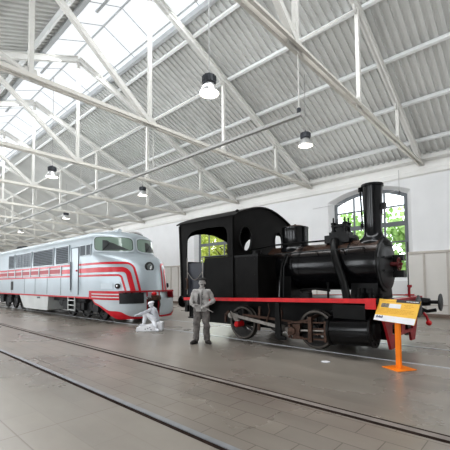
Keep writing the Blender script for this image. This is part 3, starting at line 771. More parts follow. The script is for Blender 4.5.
# ================================================================== diesel locomotive
DR = V((-13.0, 8.5, 0))
dl = thing('diesel_locomotive', 'silver streamlined diesel locomotive with red stripes and rounded nose', 'locomotive', DR)
def D(name, bm, m, parent=None, **k):
    bmesh.ops.translate(bm, verts=bm.verts, vec=-DR)
    return obj(name, bm, m, parent or dl, **k)
XEND = -31.0
M['cover'] = mat('pale_cover', (.52,.57,.60), .4, .1, .03, 5)
def interp(tab, z):
    if z <= tab[0][0]: return tab[0][1:]
    for a, b in zip(tab, tab[1:]):
        if z <= b[0]:
            f = (z-a[0])/(b[0]-a[0]); return tuple(a[i]+(b[i]-a[i])*f for i in range(1, len(a)))
    return tab[-1][1:]
#        z     w     Xs      Xf     n
NOSE = [(.95, 1.55, -14.0, -11.80, 2.3), (1.30, 1.55, -14.0, -11.86, 2.3), (1.9, 1.55, -14.0, -12.0, 2.3), (2.27, 1.55, -14.0, -12.13, 2.3),
        (2.45, 1.55, -14.02, -12.24, 2.25), (2.60, 1.55, -14.05, -12.40, 2.2), (2.72, 1.548, -14.08, -12.62, 2.15), (2.80, 1.546, -14.12, -12.85, 2.1), (2.86, 1.544, -14.15, -13.05, 2.05), (2.92, 1.54, -14.2, -13.15, 2.0),
        (3.05, 1.535, -14.22, -13.19, 2.0), (3.56, 1.51, -14.30, -13.28, 2.0), (3.66, 1.47, -14.38, -13.34, 2.0), (3.74, 1.40, -14.5, -13.42, 2.0), (3.82, 1.28, -14.7, -13.56, 2.0),
        (3.88, 1.10, -15.0, -13.78, 2.), (3.93, .88, -15.3, -14.05, 2.), (3.965, .62, -15.6, -14.4, 2.), (3.985, .35, -15.9, -14.9, 2.), (3.99, .02, -16.2, -15.9, 2.)]
BUMP = [(.15, 1.50, -13.75, -11.92, 3.6), (.35, 1.56, -13.7, -11.84, 3.6), (.95, 1.565, -13.7, -11.84, 3.6), (1.29, 1.565, -13.7, -11.88, 3.6)]
KQ = 2.45
def surf(q, z, off=0., tab=NOSE):
    """q runs along the side (negative), round the nose to its centre (KQ) and on to the far side"""
    w, Xs, Xf, n = interp(tab, z)
    def at(q):
        if q <= 0: return V((Xs+q, 8.5-w, z))
        if q >= 2*KQ: return V((Xs-(q-2*KQ), 8.5+w, z))
        t = PI/2*(1-q/KQ); c, s = max(0., math.cos(t)), math.sin(t)
        return V((Xs+(Xf-Xs)*c**(2/n), 8.5-w*(1 if s > 0 else -1)*abs(s)**(2/n), z))
    p = at(q)
    if off:
        a, b = at(q-.02), at(q+.02); d = (b-a).normalized()
        p = p + V((d.y, -d.x, 0))*off
    return p
# body shell
QS = [-(XEND*-1-14.0)] + [-12+.0*i for i in ()] + [-8., -4., -1.5, -.5, 0] + [KQ*2*i/56 for i in range(1, 56)] + [2*KQ, 2*KQ+.5, 2*KQ+1.5, 2*KQ+4, 2*KQ+8, 2*KQ+17.0]
ZS = [.95,1.1,1.3,1.6,1.9,2.1,2.27,2.36,2.45,2.52,2.60,2.66,2.72,2.76,2.80,2.83,2.86,2.89,2.92,3.05,3.25,3.50,3.56,3.61,3.66,3.70,3.74,3.78,3.82,3.85,3.88,3.905,3.93,3.95,3.965,3.975,3.985,3.99]
bm = BM(); rows = []
for z in ZS:
    row = []
    for q in QS:
        p = surf(q, z)
        if q == QS[0] or q == QS[-1]: p.x = XEND
        row.append(bm.verts.new(p))
    rows.append(row)
for a, b in zip(rows, rows[1:]):
    for j in range(len(QS)-1): bm.faces.new((a[j], a[j+1], b[j+1], b[j]))
bm.faces.new(rows[-1])
bm.faces.new([r[0] for r in rows] + [r[-1] for r in rows[::-1]])
body = D('body', bm, M['silver'], ang=50)

def patch(bm, q0, q1, z0, z1, off=.012, tab=NOSE, nq=16, nz=4, zb=None):
    g = []
    for i in range(nq+1):
        q = q0+(q1-q0)*i/nq; za = zb(q) if zb else z0
        g.append([bm.verts.new(surf(q, za+(z1-za)*j/nz, off, tab)) for j in range(nz+1)])
    for a, b in zip(g, g[1:]):
        for j in range(nz): bm.faces.new((a[j], b[j], b[j+1], a[j+1]))
def rpatch(bm, q0, q1, z0, z1, off=.012, e=5., nr=7, na=44, hole=0., sk=0., tab=NOSE):
    """rounded rectangle on the surface; hole = inner fraction left open; sk shears the upper edge"""
    cq, cz, hq, hz = (q0+q1)/2, (z0+z1)/2, (q1-q0)/2, (z1-z0)/2; rings = []
    for i in range(nr+1):
        r = hole+(1-hole)*i/nr
        ring = []
        for j in range(na):
            a = 2*PI*j/na; c, s = math.cos(a), math.sin(a)
            u = math.copysign(abs(c)**(2/e), c)*r; v_ = math.copysign(abs(s)**(2/e), s)*r
            if hole: # keep the rim of even width
                k = 1-(1-r); u = math.copysign(abs(c)**(2/e), c)*(hq-(1-r)*hz)/hq; v_ = math.copysign(abs(s)**(2/e), s)*r
            ring.append(bm.verts.new(surf(cq+u*hq+sk*v_, cz+v_*hz, off, tab)))
        rings.append(ring)
    for a, b in zip(rings, rings[1:]):
        for j in range(na):
            try: bm.faces.new((a[j], a[(j+1) % na], b[(j+1) % na], b[j]))
            except ValueError: pass
def plate_q(bm, pts, off):
    k = 8; a, b, c, e = [V((p[0], p[1], 0)) for p in pts]; g = []
    for i in range(k+1):
        l, r = a.lerp(b, i/k), e.lerp(c, i/k)
        g.append([bm.verts.new(surf(l.lerp(r, j/3).x, l.lerp(r, j/3).y, off)) for j in range(4)])
    for u, v in zip(g, g[1:]):
        for j in range(3): bm.faces.new((u[j], v[j], v[j+1], u[j+1]))
def ribbon(bm, pts, w, off=.010, tab=NOSE):
    pts = [V((a, b, 0)) for a, b in pts]; L = []; n = len(pts)
    for i, p in enumerate(pts):
        d = (pts[min(i+1, n-1)]-pts[max(0, i-1)]).normalized(); m_ = V((-d.y, d.x, 0))
        L.append([bm.verts.new(surf((p+m_*k).x, (p+m_*k).y, off, tab)) for k in (w/2, w/4, 0, -w/4, -w/2)])
    for a, b in zip(L, L[1:]):
        for j in range(4): bm.faces.new((a[j], b[j], b[j+1], a[j+1]))
def stripe_path(z, qc, zend, q0, r=.22, lean=.10):
    pts = []
    q = q0
    while q < qc-r: pts.append((q, z)); q += (.8 if q < -.9 else .12)
    for i in range(9):
        a = PI/2*i/8; pts.append((qc-r+r*math.sin(a), z-r+r*math.cos(a)))
    for i in range(1, 9):
        zz = z-r+(zend-z+r)*i/8; pts.append((qc+lean*i/8, zz))
    return pts
def mirror(pts): return [(2*KQ-q, z) for q, z in pts]
for z, w_, qc, q0, rr in ((2.43, .09, 1.86, -17, .30), (2.16, .20, 1.60, -17, .24), (1.93, .08, 1.32, -17, .16)):
    for f in (0, 1):
        bm = BM(); pts = stripe_path(z, qc, 1.22, q0, rr)
        ribbon(bm, mirror(pts) if f else pts, w_)
        D('red_stripe', bm, M['stripe'], label='red stripe along the side and down the nose')
# darker faded band with pale edges along the engine room
bm = BM(); patch(bm, -13., -3.1, 2.02, 2.36, .014, nq=10, nz=1); D('faded_band', bm, M['dark_stripe'], smooth=False, label='dark faded red band')
bm = BM()
for z in (2.04, 2.30): patch(bm, -13., -3.1, z, z+.045, .02, nq=10, nz=1)
D('pale_line', bm, M['pale_stripe'], smooth=False)
for x in (-17.15, -18.6, -20.0, -21.35, -22.7, -24.0, -25.4):
    bm = BM(); box(bm, x-.06, x+.06, 6.915, 6.96, 1.98, 2.42); D('side_post', bm, M['silver2'], smooth=False)

# engine room louvres
def panel_frame(bm, x0, x1, z0, z1, y=6.95, t=.05, d=.03):
    for a in ((x0-t, x1+t, z0-t, z0), (x0-t, x1+t, z1, z1+t), (x0-t, x0, z0, z1), (x1, x1+t, z0, z1)): box(bm, a[0], a[1], y-d, y, a[2], a[3])
for x0, x1, sl in ((-25.2, -24.2, 1), (-23.85, -21.25, 0), (-20.85, -18.15, 1), (-17.75, -16.35, 1)):
    bm = BM(); box(bm, x0, x1, 6.935, 6.95, 2.56, 3.36)
    lo = D('louver_panel', bm, M['louver_dark'] if sl else M['louver'], smooth=False, label='grey louvred engine room panel')
    bm = BM(); n = 9 if sl else 7
    for i in range(n):
        z = 2.60+.76*(i+.5)/n
        p0, p1 = (x0, 6.925, z), (x1, 6.925, z)
        bar(bm, p0, p1, .02, .055, (0, .7, .7))
    if not sl:
        for i in range(1, 5): box(bm, x0+(x1-x0)*i/5-.02, x0+(x1-x0)*i/5+.02, 6.915, 6.94, 2.56, 3.36)
    D('slat', bm, M['louver'], lo, smooth=False)
    bm = BM(); panel_frame(bm, x0, x1, 2.56, 3.36); D('louver_frame', bm, M['silver2'], lo, smooth=False)
# cab door with dark seam and handrails
bm = BM(); box(bm, -16.02, -15.30, 6.935, 6.952, 1.12, 3.22); dd = D('cab_door', bm, M['silver'], smooth=False)
bm = BM(); box(bm, -16.06, -15.99, 6.93, 6.953, 1.2, 3.22); box(bm, -15.33, -15.28, 6.93, 6.953, 1.1, 3.24); box(bm, -16.06, -15.3, 6.93, 6.953, 3.2, 3.25); D('door_seam', bm, M['seam'], dd, smooth=False)
bm = BM()
for x in (-16.02, -15.2): tube(bm, [(x, 6.9, 1.3), (x, 6.89, 2.6)], .02, 6)
D('handrail', bm, M['seam'], dd)
bm = BM(); lathe(bm, [(0, .04), (.05, .04)], (-15.45, 6.89, 2.18), 'y', 10); D('door_handle', bm, M['stripe'], dd)
# panel seams on the lower side
bm = BM()
for x in (-17.2, -18.9, -20.6, -22.3, -24.6): box(bm, x-.012, x+.012, 6.943, 6.951, 1.05, 1.93)
D('panel_seam', bm, M['seam'], smooth=False)
bm = BM(); box(bm, -24.75, -24.35, 6.93, 6.952, 1.22, 1.75); D('side_vent', bm, M['rubber'], smooth=False)
# cab side windows
for x0, x1 in ((-15.12, -14.62), (-14.54, -14.18)):
    bm = BM(); box(bm, x0, x1, 6.935, 6.955, 2.83, 3.26); wd = D('cab_window', bm, M['louver_dark'], smooth=False)
    bm = BM(); panel_frame(bm, x0, x1, 2.83, 3.26, 6.95, .03, .025); D('window_rim', bm, M['silver2'], wd, smooth=False)
# windscreens
for f in (0, 1):
    q0, q1 = (.40, 2.36)
    if f: q0, q1 = 2*KQ-q1, 2*KQ-q0+.12
    bm = BM(); rpatch(bm, q0, q1, 2.95, 3.61, .012); ws = D('windscreen', bm, M['glass'])
    bm = BM(); rpatch(bm, q0-.05, q1+.05, 2.915, 3.645, .03, hole=.84, nr=2); D('windscreen_rim', bm, M['silver2'], ws)
    bm = BM(); rpatch(bm, q0+.02, q1-.02, 2.965, 3.595, .018, hole=.94, nr=1); D('rubber_seal', bm, M['rubber'], ws)
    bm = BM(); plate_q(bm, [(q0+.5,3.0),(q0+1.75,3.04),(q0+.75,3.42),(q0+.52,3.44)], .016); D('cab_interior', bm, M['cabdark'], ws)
    bm = BM(); tube(bm, [surf(q0+.5, 2.99, .03), surf(q0+.85, 3.28, .035)], .012, 5); D('wiper', bm, M['rubber'], ws)
# round emblem on the nose
p = surf(KQ, 2.27, 0); A = (V((1,0,0)), V((0,1,0)), V((0,0,1)))
bm = BM(); lathe(bm, [(-.02,.215),(.03,.215),(.045,.195),(.045,0)], p, A, 32); em = D('nose_emblem', bm, M['rubber'])
bm = BM(); lathe(bm, [(.04,.15),(.055,.13),(.06,0)], p, A, 24); D('lens_disc', bm, M['lens'], em)  # glossy disc of the emblem, no lamp here
bm = BM(); plate(bm, [(-.07,-.02),(.0,-.1),(.05,.0),(.02,.09),(-.03,.03)], [], p+V((.062,.03,-.03)), (0,1,0), (0,0,1), (1,0,0), .004); D('emblem_mark', bm, M['chrome'], em, smooth=False)
# side lamps and cover plates
for f in (0, 1):
    fq = (lambda q: 2*KQ-q) if f else (lambda q: q)
    bm = BM(); q0, q1 = sorted((fq(.42), fq(.92))); patch(bm, q0, q1, 1.38, 1.60, .02, nq=6, nz=1); D('lamp_cover', bm, M['cover'], smooth=False)
    bm = BM(); q0, q1 = sorted((fq(1.0), fq(1.24))); patch(bm, q0, q1, 1.36, 1.62, .02, nq=4, nz=1); hl = D('marker_lamp', bm, M['cover'], smooth=False)
    c = surf(fq(1.13), 1.49, .03); n_ = (surf(fq(1.13), 1.49, .1)-surf(fq(1.13), 1.49, 0)).normalized(); s_ = n_.cross(V((0,0,1)))
    bm = BM(); lathe(bm, [(-.02,.10),(.05,.10),(.06,.08)], c, (n_, s_, V((0,0,1))), 20); D('lamp_ring', bm, M['rubber'], hl)
    bm = BM(); lathe(bm, [(.055,.06),(.075,.03),(.08,0)], c, (n_, s_, V((0,0,1))), 16); D('lens_disc', bm, M['chrome'], hl)
# bumper and pilot
for f in (0, 1):
    fq = (lambda q: 2*KQ-q) if f else (lambda q: q)
    def P_(bm, a, b, z0, z1, off=.0, zb=None, nq=20, nz=4):
        if f: patch(bm, 2*KQ-b, 2*KQ-a, z0, z1, off, BUMP, nq, nz, (lambda q: zb(2*KQ-q)) if zb else None)
        else: patch(bm, a, b, z0, z1, off, BUMP, nq, nz, zb)
    zlow = lambda q: .20 + .72*max(0., min(1., 1-(q+.25)/1.35))**1.5
    zred = lambda q: min(.98, zlow(q) + .06 + .24*math.exp(-((q-1.08)/.5)**2))
    bm = BM(); P_(bm, -.25, 2.36, .2, .96, 0., zlow, 32); pl = D('pilot', bm, M['silver2'], label='pale grey pilot plate below the nose')
    bm = BM(); g0 = []
    for i in range(25):
        q = -.25+2.61*i/24; a, b = zlow(q)-.01, zred(q)
        g0.append([bm.verts.new(surf(fq(q), a+(b-a)*j/3, .012, BUMP)) for j in range(4)])
    for a, b in zip(g0, g0[1:]):
        for j in range(3): bm.faces.new((a[j], b[j], b[j+1], a[j+1]))
    D('pilot_edge', bm, M['stripe'], pl, label='red lower edge of the pilot')
    bm = BM(); P_(bm, -.55, 1.40, .94, 1.29, .008); bp_ = D('bumper_band', bm, M['stripe'], label='red band round the foot of the nose')
    bm = BM()
    for z in (1.02, 1.14): P_(bm, -.30, 1.12, z, z+.05, .016, nz=1)
    D('pale_line', bm, M['pale_stripe'], bp_)
    if not f: bm = BM(); P_(bm, 1.15, 2.28, .80, 1.22, .02); D('recess_shade_patch', bm, M['dark'])  # dark patch lying on the bumper; the recess shade is only colour
    bm = BM(); P_(bm, 1.12, KQ, 1.24, 1.30, .03, nz=1)
    q_ = [1.12+(KQ-1.12)*i/12 for i in range(13)]
    g1 = [bm.verts.new(surf(fq(q), 1.30, .03, BUMP)) for q in q_]; g2 = [bm.verts.new(surf(fq(q), 1.30, -.35, BUMP)) for q in q_]
    for i in range(12): bm.faces.new((g1[i], g1[i+1], g2[i+1], g2[i]))
    D('bumper_shelf', bm, M['dark_red'])
    bm = BM(); bar(bm, surf(fq(2.37), .22, .01, BUMP), surf(fq(2.37), 1.26, .01, BUMP), .05, .06, (1,0,0)); D('pilot_post', bm, M['dark_red'], smooth=False)
# coupler pocket
bm = BM(); box(bm, -12.5,-12.1, 8.05,8.95, .35,1.25); D('coupler_pocket', bm, M['dark'], smooth=False)
bm = BM(); box(bm, -12.1,-11.5, 8.38,8.62, .92,1.10); lathe(bm, [(0,.09),(.14,.11),(.16,.06)], (-11.6,8.5,1.0), 'x', 16); cp = D('coupler', bm, M['rust'])
bm = BM(); blob(bm, (-11.7, 8.44, 1.16), (.10,.12,.08)); D('coupler_head', bm, M['loco_red'], cp)
bm = BM()
for y in (8.22, 8.30, 8.72): tube(bm, [(-11.95,y,1.1),(-11.75,y+.02,.95),(-11.72,y+.03,.7),(-11.78,y,.5)], .025, 8)
D('air_hose', bm, M['rust'])
# red sill line
for y, s in ((6.945, -1), (10.055, 1)):
    bm = BM(); box(bm, XEND, -14.3, y-.012, y+.012, .95, 1.02); D('sill_line', bm, M['stripe'], smooth=False, label='thin red line along the sill')
# underframe, fuel tank, ladder
bm = BM(); box(bm, XEND, -12.6, 7.3, 9.7, .75, .96); D('underframe', bm, M['dark'], smooth=False)
for y, s in ((7.0, -1), (10.0, 1)):
    bm = BM(); plate(bm, [(-23.3,.95),(-23.15,.80),(-22.55,.27),(-22.3,.22),(-19.1,.22),(-18.95,.27),(-18.85,.95)], [], (0,y,0), (1,0,0), (0,0,1), (0,-s,0), 1.2); D('fuel_tank', bm, M['tank'], smooth=False, label='pale grey fuel tank skirt')
bm = BM(); box(bm, -20.4,-20.0,6.985,7.0,.82,.9); D('tank_plate', bm, M['louver_dark'], smooth=False)
bm = BM()
for x in (-16.32, -15.62): bar(bm, (x,6.94,.36), (x,6.94,.98), .05, .05, (0,1,0))
for z in (.40, .62, .84): bar(bm, (-16.32,6.94,z), (-15.62,6.94,z), .06, .045)
D('ladder', bm, M['tank'], smooth=False, label='white entry step ladder')
# bogies
def bogie(xc, axles):
    bm = BM()
    for y in (7.28, 9.6):
        plate(bm, [(xc-2.5,.62),(xc-2.2,.50),(xc-1.2,.40),(xc+1.2,.40),(xc+2.2,.50),(xc+2.5,.62),(xc+2.3,.86),(xc-2.3,.86)], [], (0,y,0), (1,0,0), (0,0,1), (0,1,0), .12)
        for x in axles:
            box(bm, x-.17,x+.17,y-.10,y+.05,.36,.74)
            for dx in (-.38, .38):
                for i in range(4): lathe(bm, [(0,.09),(.035,.09)], (x+dx,y+.02,.52+.07*i), 'z', 10)
    bg = D('bogie', bm, M['dark'])
    for x in axles:
        for y, s in ((7.55,-1),(9.45,1)):
            A = (V((0,s,0)), V((1,0,0)), V((0,0,1)))
            bm = BM(); lathe(bm, [(-.13,.482),(-.10,.482),(-.09,.47),(0,.465),(.005,.40),(-.03,.38),(-.03,.14),(.03,.12),(.05,.0)], (x,y,.485), A, 32); D('wheel', bm, M['wheel'], bg)
            bm = BM(); lathe(bm, [(.25,.13),(.33,.13),(.35,.10),(.36,0)], (x,y,.52), A, 16); D('axle_box', bm, M['rubber'], bg)
    bm = BM()
    for dx in (-1.3, .3, 1.6): box(bm, xc+dx,xc+dx+.3,7.12,7.25,.42,.75); lathe(bm, [(0,.10),(.5,.10)], (xc+dx,7.18,.85), 'x', 12)
    tube(bm, [(xc-2.2,7.2,.3),(xc-1,7.2,.25),(xc+1,7.2,.26),(xc+2.2,7.2,.32)], .025, 6)
    D('brake_gear', bm, M['dark'], bg)
bogie(-15.7, (-17.3, -15.75, -14.2)); bogie(-25.9, (-27.6, -26.0, -24.5))
# roof fittings
bm = BM(); lathe(bm, [(3.62,.42),(3.90,.41),(4.02,.34),(4.09,.2),(4.11,0)], (-25.2,7.75,0), 'z', 24); D('exhaust_dome', bm, M['rubber'])
bm = BM(); box(bm, -24.4,-16.2, 7.35,7.45,3.74,3.80)
D('roof_walk', bm, M['tank'], smooth=False)
for x, y, r in ((-15.6,7.6,.07),(-18.2,7.5,.08),(-20.5,7.5,.07),(-22.6,7.55,.07)):
    bm = BM(); lathe(bm, [(3.70,r),(3.84,r),(3.86,r*.6)], (x,y,0), 'z', 10); D('roof_vent', bm, M['dark'])
bm = BM()
for x, y, z in ((-14.15,8.15,3.86),(-14.4,7.85,3.84),(-14.7,8.45,3.90)): blob(bm, (x,y,z), (.30,.20,.12))
tube(bm, [(-14.3,8.0,3.92),(-13.7,8.05,3.90)], [.05,.10], 12)
D('horn', bm, M['silver2'])

# ================================================================== figures
def remesh(o, v, it=4, f=.5):
    m_ = o.modifiers.new('remesh', 'REMESH'); m_.mode = 'VOXEL'; m_.voxel_size = v; m_.use_smooth_shade = True
    s_ = o.modifiers.new('smooth', 'SMOOTH'); s_.iterations = it; s_.factor = f
    return o
def hand(bm, wrist, d, palm_n, side, curl=.9, s=1.):
    """palm plus five separate bent fingers; d = direction of the fingers, palm_n = way the palm faces, side = thumb direction"""
    w_ = V(wrist); d = V(d).normalized(); pn = V(palm_n); pn = (pn-d*pn.dot(d)).normalized(); sd = V(side); sd = (sd-d*sd.dot(d)-pn*sd.dot(pn)).normalized()
    rot = Matrix((sd, d, pn)).transposed()
    blob(bm, w_+d*.055*s, (.042*s, .055*s, .018*s), rot)
    for i, (o_, L) in enumerate(((.030,.075),(.010,.085),(-.011,.080),(-.031,.062))):
        p0 = w_+d*.095*s+sd*o_*s; pts = [p0]; a = .25; dd = d
        for k, fr in enumerate((.45,.32,.25)):
            a += curl*(.45 if k == 0 else .6); dd = d*math.cos(a)+pn*math.sin(a); pts.append(pts[-1]+dd*L*fr*s)
        limb(bm, pts, [.0105*s,.0098*s,.009*s,.0078*s], 8)
    t0 = w_+d*.035*s+sd*.034*s; t1 = t0+(sd*.7+d*.6+pn*.35).normalized()*.042*s; t2 = t1+(d*.75+pn*.6+sd*.1).normalized()*.034*s
    limb(bm, [t0,t1,t2], [.015*s,.0125*s,.010*s], 8)
def head(bm, c, face, s=1.):
    """head centred on c, looking along face"""
    c = V(c); f = V(face).normalized(); u = V((0,0,1)); u = (u-f*u.dot(f)).normalized(); r = f.cross(u)
    R = Matrix((r, f, u)).transposed()
    P = lambda x, y, z: c+(r*x+f*y+u*z)*s
    blob(bm, P(0,-.012,.03), (.073*s,.092*s,.088*s), R); blob(bm, P(0,.022,-.045), (.056*s,.064*s,.066*s), R); blob(bm, P(0,.05,-.088), (.028*s,.028*s,.022*s), R)
    limb(bm, [P(0,.082,.025), P(0,.108,-.018)], [.010*s,.016*s], 8)
    for x in (-1, 1):
        blob(bm, P(.077*x,-.012,-.005), (.012*s,.022*s,.034*s), R); blob(bm, P(.030*x,.072,.034), (.024*s,.014*s,.009*s), R); blob(bm, P(.036*x,.062,-.018), (.02*s,.018*s,.018*s), R)
    blob(bm, P(0,.078,-.05), (.022*s,.012*s,.007*s), R); blob(bm, P(0,.076,-.062), (.019*s,.012*s,.007*s), R)
    return P, R

def etube(bm, rings, n=28):
    R_ = [[bm.verts.new((cx+rx*math.cos(2*PI*j/n), cy+ry*math.sin(2*PI*j/n), z)) for j in range(n)] for cx, cy, z, rx, ry in rings]
    for a, b in zip(R_, R_[1:]):
        for j in range(n): bm.faces.new((a[j], a[(j+1) % n], b[(j+1) % n], b[j]))
    bm.faces.new(R_[0][::-1]); bm.faces.new(R_[-1])
FOLD = bpy.data.textures.new('cloth_folds', 'CLOUDS'); FOLD.noise_scale = .10; FOLD.noise_depth = 2
def folds(o, s=.022):
    d = o.modifiers.new('folds', 'DISPLACE'); d.texture = FOLD; d.strength = s; d.mid_level = .5; d.texture_coords = 'LOCAL'
    return o
ROT = math.radians(42.6)
# ---- standing man
mn = thing('person', 'man in grey jacket and dark flat cap standing with a long rod in hands', 'person', (-6.77, 6.38, 0), ROT)
bm = BM()
hc = (.045, -.03, 1.60)
P, R = head(bm, hc, (-.12,-1,-.02), 1.1)
limb(bm, [(.04,-.005,1.40),(.045,-.012,1.53)], [.060,.054])
limb(bm, [(-.165,.0,1.385),(-.235,.03,1.13),(-.235,-.20,1.06)], [.050,.040,.028]); limb(bm, [(.225,.0,1.385),(.335,.04,1.12),(.16,-.19,1.005)], [.050,.040,.028])
limb(bm, [(.03,0,1.36),(.03,.01,1.15),(.025,0,.95)], [.12,.125,.125]); limb(bm, [(-.165,0,1.385),(.225,0,1.385)], [.055,.055])
for x, k, f_ in ((-.075,-.105,-.125),(.125,.155,.165)): limb(bm, [(x,0,.93),(k,-.03,.50),(f_,.02,.09)], [.085,.058,.042])
hand(bm, (-.235,-.21,1.055), (.45,-.75,-.12), (.2,.3,-1), (.6,.5,.6), 1.0); hand(bm, (.15,-.195,1.0), (-.75,-.55,-.1), (0,.35,-1), (-.3,-.2,.9), 1.0)
b_ = obj('body', bm, M['skin'], mn); remesh(b_, .0095, 3)
bm = BM(); rt_ = [(-.06,.055),(.02,.065)]
for x in (-1, 1): blob(bm, P(.030*x,.083,.018), (.010,.007,.006), R, 10)
obj('eye', bm, M['capdark'], mn)
bm = BM(); blob(bm, P(0,.088,-.040), (.036,.015,.012), R); obj('moustache', bm, M['capdark'], mn)
bm = BM(); blob(bm, P(0,-.02,.045), (.079,.092,.070), R); obj('hair', bm, M['capdark'], mn)
bm = BM(); blob(bm, P(0,-.01,.092), (.112,.125,.044), R, 20); cp_ = obj('cap', bm, M['capdark'], mn)
bm = BM(); blob(bm, P(0,.095,.078), (.068,.052,.010), R); obj('cap_peak', bm, M['capdark'], cp_)
# jacket
bm = BM()
etube(bm, [(.026,0,.845,.215,.150),(.026,0,.90,.212,.150),(.027,0,1.02,.200,.142),(.028,0,1.10,.195,.140),(.030,.0,1.22,.205,.142),(.032,.0,1.32,.212,.138),(.034,.0,1.375,.190,.118),(.036,0,1.41,.135,.088),(.04,-.005,1.445,.080,.066),(.043,-.01,1.475,.064,.060)])
limb(bm, [(-.16,.0,1.365),(-.205,.02,1.25),(-.24,.03,1.125),(-.237,-.10,1.085),(-.235,-.19,1.058)], [.066,.068,.062,.053,.046]); limb(bm, [(.22,.0,1.365),(.285,.025,1.25),(.337,.04,1.115),(.25,-.07,1.06),(.17,-.175,1.01)], [.066,.068,.062,.054,.046])
jk = obj('jacket', bm, M['shirt'], mn); remesh(jk, .012, 4); folds(jk, .03)
bm = BM(); limb(bm, [(-.02,.0,1.475),(.0,-.06,1.44),(.035,-.10,1.395)], [.020,.024,.016]); limb(bm, [(.105,.0,1.475),(.085,-.06,1.44),(.055,-.10,1.395)], [.020,.024,.016]); obj('collar', bm, M['shirt'], jk)
bm = BM(); bar(bm, (.048,-.150,1.38), (.035,-.156,.86), .012, .012); obj('front_seam', bm, M['apron'], jk)
for z in (1.30,1.18,1.06,.94): bm = BM(); blob(bm, (.060,-.152,z), (.011,.006,.011), seg=8); obj('button', bm, M['apron'], jk)
bm = BM(); plate(bm, [(.10,1.10),(.19,1.09),(.185,.98),(.105,.98)], [], (0,-.158,0), (1,0,0), (0,0,1), (0,1,0), .05); obj('pocket', bm, M['shirt'], jk, smooth=False)
bm = BM(); plate(bm, [(-.055,1.30),(-.03,1.33),(-.01,1.2),(.0,1.04),(-.06,1.0),(-.08,1.12)], [], (0,-.157,0), (1,0,0), (0,0,1), (0,1,0), .05); obj('vest_opening', bm, M['apron'], jk)
bm = BM()
for x, hpx in ((-.075,-1),(.125,1)):
    k, f_ = (-.105,-.125) if hpx < 0 else (.155,.165)
    limb(bm, [(x,0,.90),((x+k)/2,-.015,.70),(k,-.03,.50),((k+f_)/2,0,.28),(f_,.015,.12)], [.118,.108,.088,.083,.082])
blob(bm, (.025,0,.93), (.185,.135,.10))
tr_ = obj('trousers', bm, M['trouser'], mn); remesh(tr_, .012, 4); folds(tr_, .05)
for f_, tx in ((-.125,-.10),(.165,.09)):
    bm = BM(); limb(bm, [(f_,.02,.13),(f_,.02,.055)], [.055,.055]); limb(bm, [(f_,.04,.05),(f_+tx*.6,-.07,.048),(f_+tx,-.13,.042)], [.05,.052,.042])
    for v in bm.verts: v.co.z = max(v.co.z, .012)
    bt = obj('boot', bm, M['boot'], mn)
    bm = BM(); limb(bm, [(f_,.05,.008),(f_+tx*.6,-.07,.008),(f_+tx,-.14,.008)], [.052,.056,.045])
    for v in bm.verts: v.co.z = .0 if v.co.z < .008 else .022
    obj('sole', bm, M['capdark'], bt)
rod_ = thing('long_rod', 'thin pale rod held at a slant in the hands of the standing man', 'tool', (-6.77, 6.38, 0), ROT)
bm = BM(); tube(bm, [(-.26,-.31,1.08),(.02,-.285,1.015),(.34,-.26,.84)], [.017,.015,.009], 10); obj('shaft', bm, M['shirt'], rod_)
bm = BM(); lathe(bm, [(-.03,.012),(0,.032),(.06,.035),(.10,.02)], (-.30,-.315,1.06), 'z', 12); obj('handle', bm, M['apron'], rod_)

# ---- white seated figure in front of the diesel
bl = thing('white_block', 'rough white slanted block on the floor below the diesel nose', 'block', (-9.83, 6.90, 0), ROT)
bm = BM(); plate(bm, [(-.42,0),(.45,0),(.46,.29),(.30,.32),(.12,.25),(-.12,.20),(-.40,.14)], [], (0,-.17,0), (1,0,0), (0,0,1), (0,1,0), .36)
bmesh.ops.bevel(bm, geom=bm.edges[:], offset=.015, segments=2, affect='EDGES'); obj('stone', bm, M['chalk3'], bl)
bm = BM()
for x, z in ((-.02,.10),(.05,.13),(-.10,.08),(.09,.06)): blob(bm, (x,-.172,z), (.028,.006,.018))
obj('dark_smudge', bm, M['smudge'], bl)
kd = thing('person', 'white monochrome worker crouching on the pale block before the diesel nose', 'person', (-9.83, 6.90, 0), ROT)
bm = BM(); P, R = head(bm, (.075,-.06,.87), (-.7,-.7,-.25), .92)
limb(bm, [(.11,.0,.76),(.085,-.035,.82)], [.05,.048])
limb(bm, [(.20,.02,.40),(.17,.015,.55),(.115,.0,.72)], [.11,.105,.10])
limb(bm, [(.04,-.13,.70),(-.12,-.20,.61),(-.33,-.18,.56)], [.045,.036,.026]); limb(bm, [(.16,.12,.70),(.02,.0,.58),(-.10,-.14,.60)], [.045,.036,.026])
limb(bm, [(.17,-.08,.37),(-.10,-.15,.63),(-.15,-.12,.27)], [.085,.058,.042]); limb(bm, [(.22,.08,.37),(.02,.02,.55),(.26,-.24,.16)], [.085,.058,.042])
limb(bm, [(-.14,-.10,.24),(-.26,-.16,.215)], [.042,.034]); limb(bm, [(.27,-.24,.10),(.36,-.30,.05)], [.042,.038])
hand(bm, (-.33,-.18,.56), (-1,-.05,-.1), (0,-.3,-1), (.1,-1,.3), .9, .95); hand(bm, (-.10,-.14,.60), (-.8,-.3,-.3), (0,0,-1), (-.2,-.9,.2), .9, .95)
b_ = obj('body', bm, M['chalk'], kd); remesh(b_, .010, 3)
bm = BM()
etube(bm, [(.20,.02,.34,.13,.15),(.195,.02,.44,.135,.15),(.18,.01,.55,.125,.155),(.155,.0,.66,.115,.165),(.135,.0,.72,.10,.15),(.115,-.01,.765,.07,.09)])
limb(bm, [(.04,-.13,.70),(-.11,-.195,.615),(-.27,-.185,.575)], [.066,.055,.042]); limb(bm, [(.16,.13,.70),(.02,.0,.58),(-.07,-.11,.595)], [.066,.055,.042])
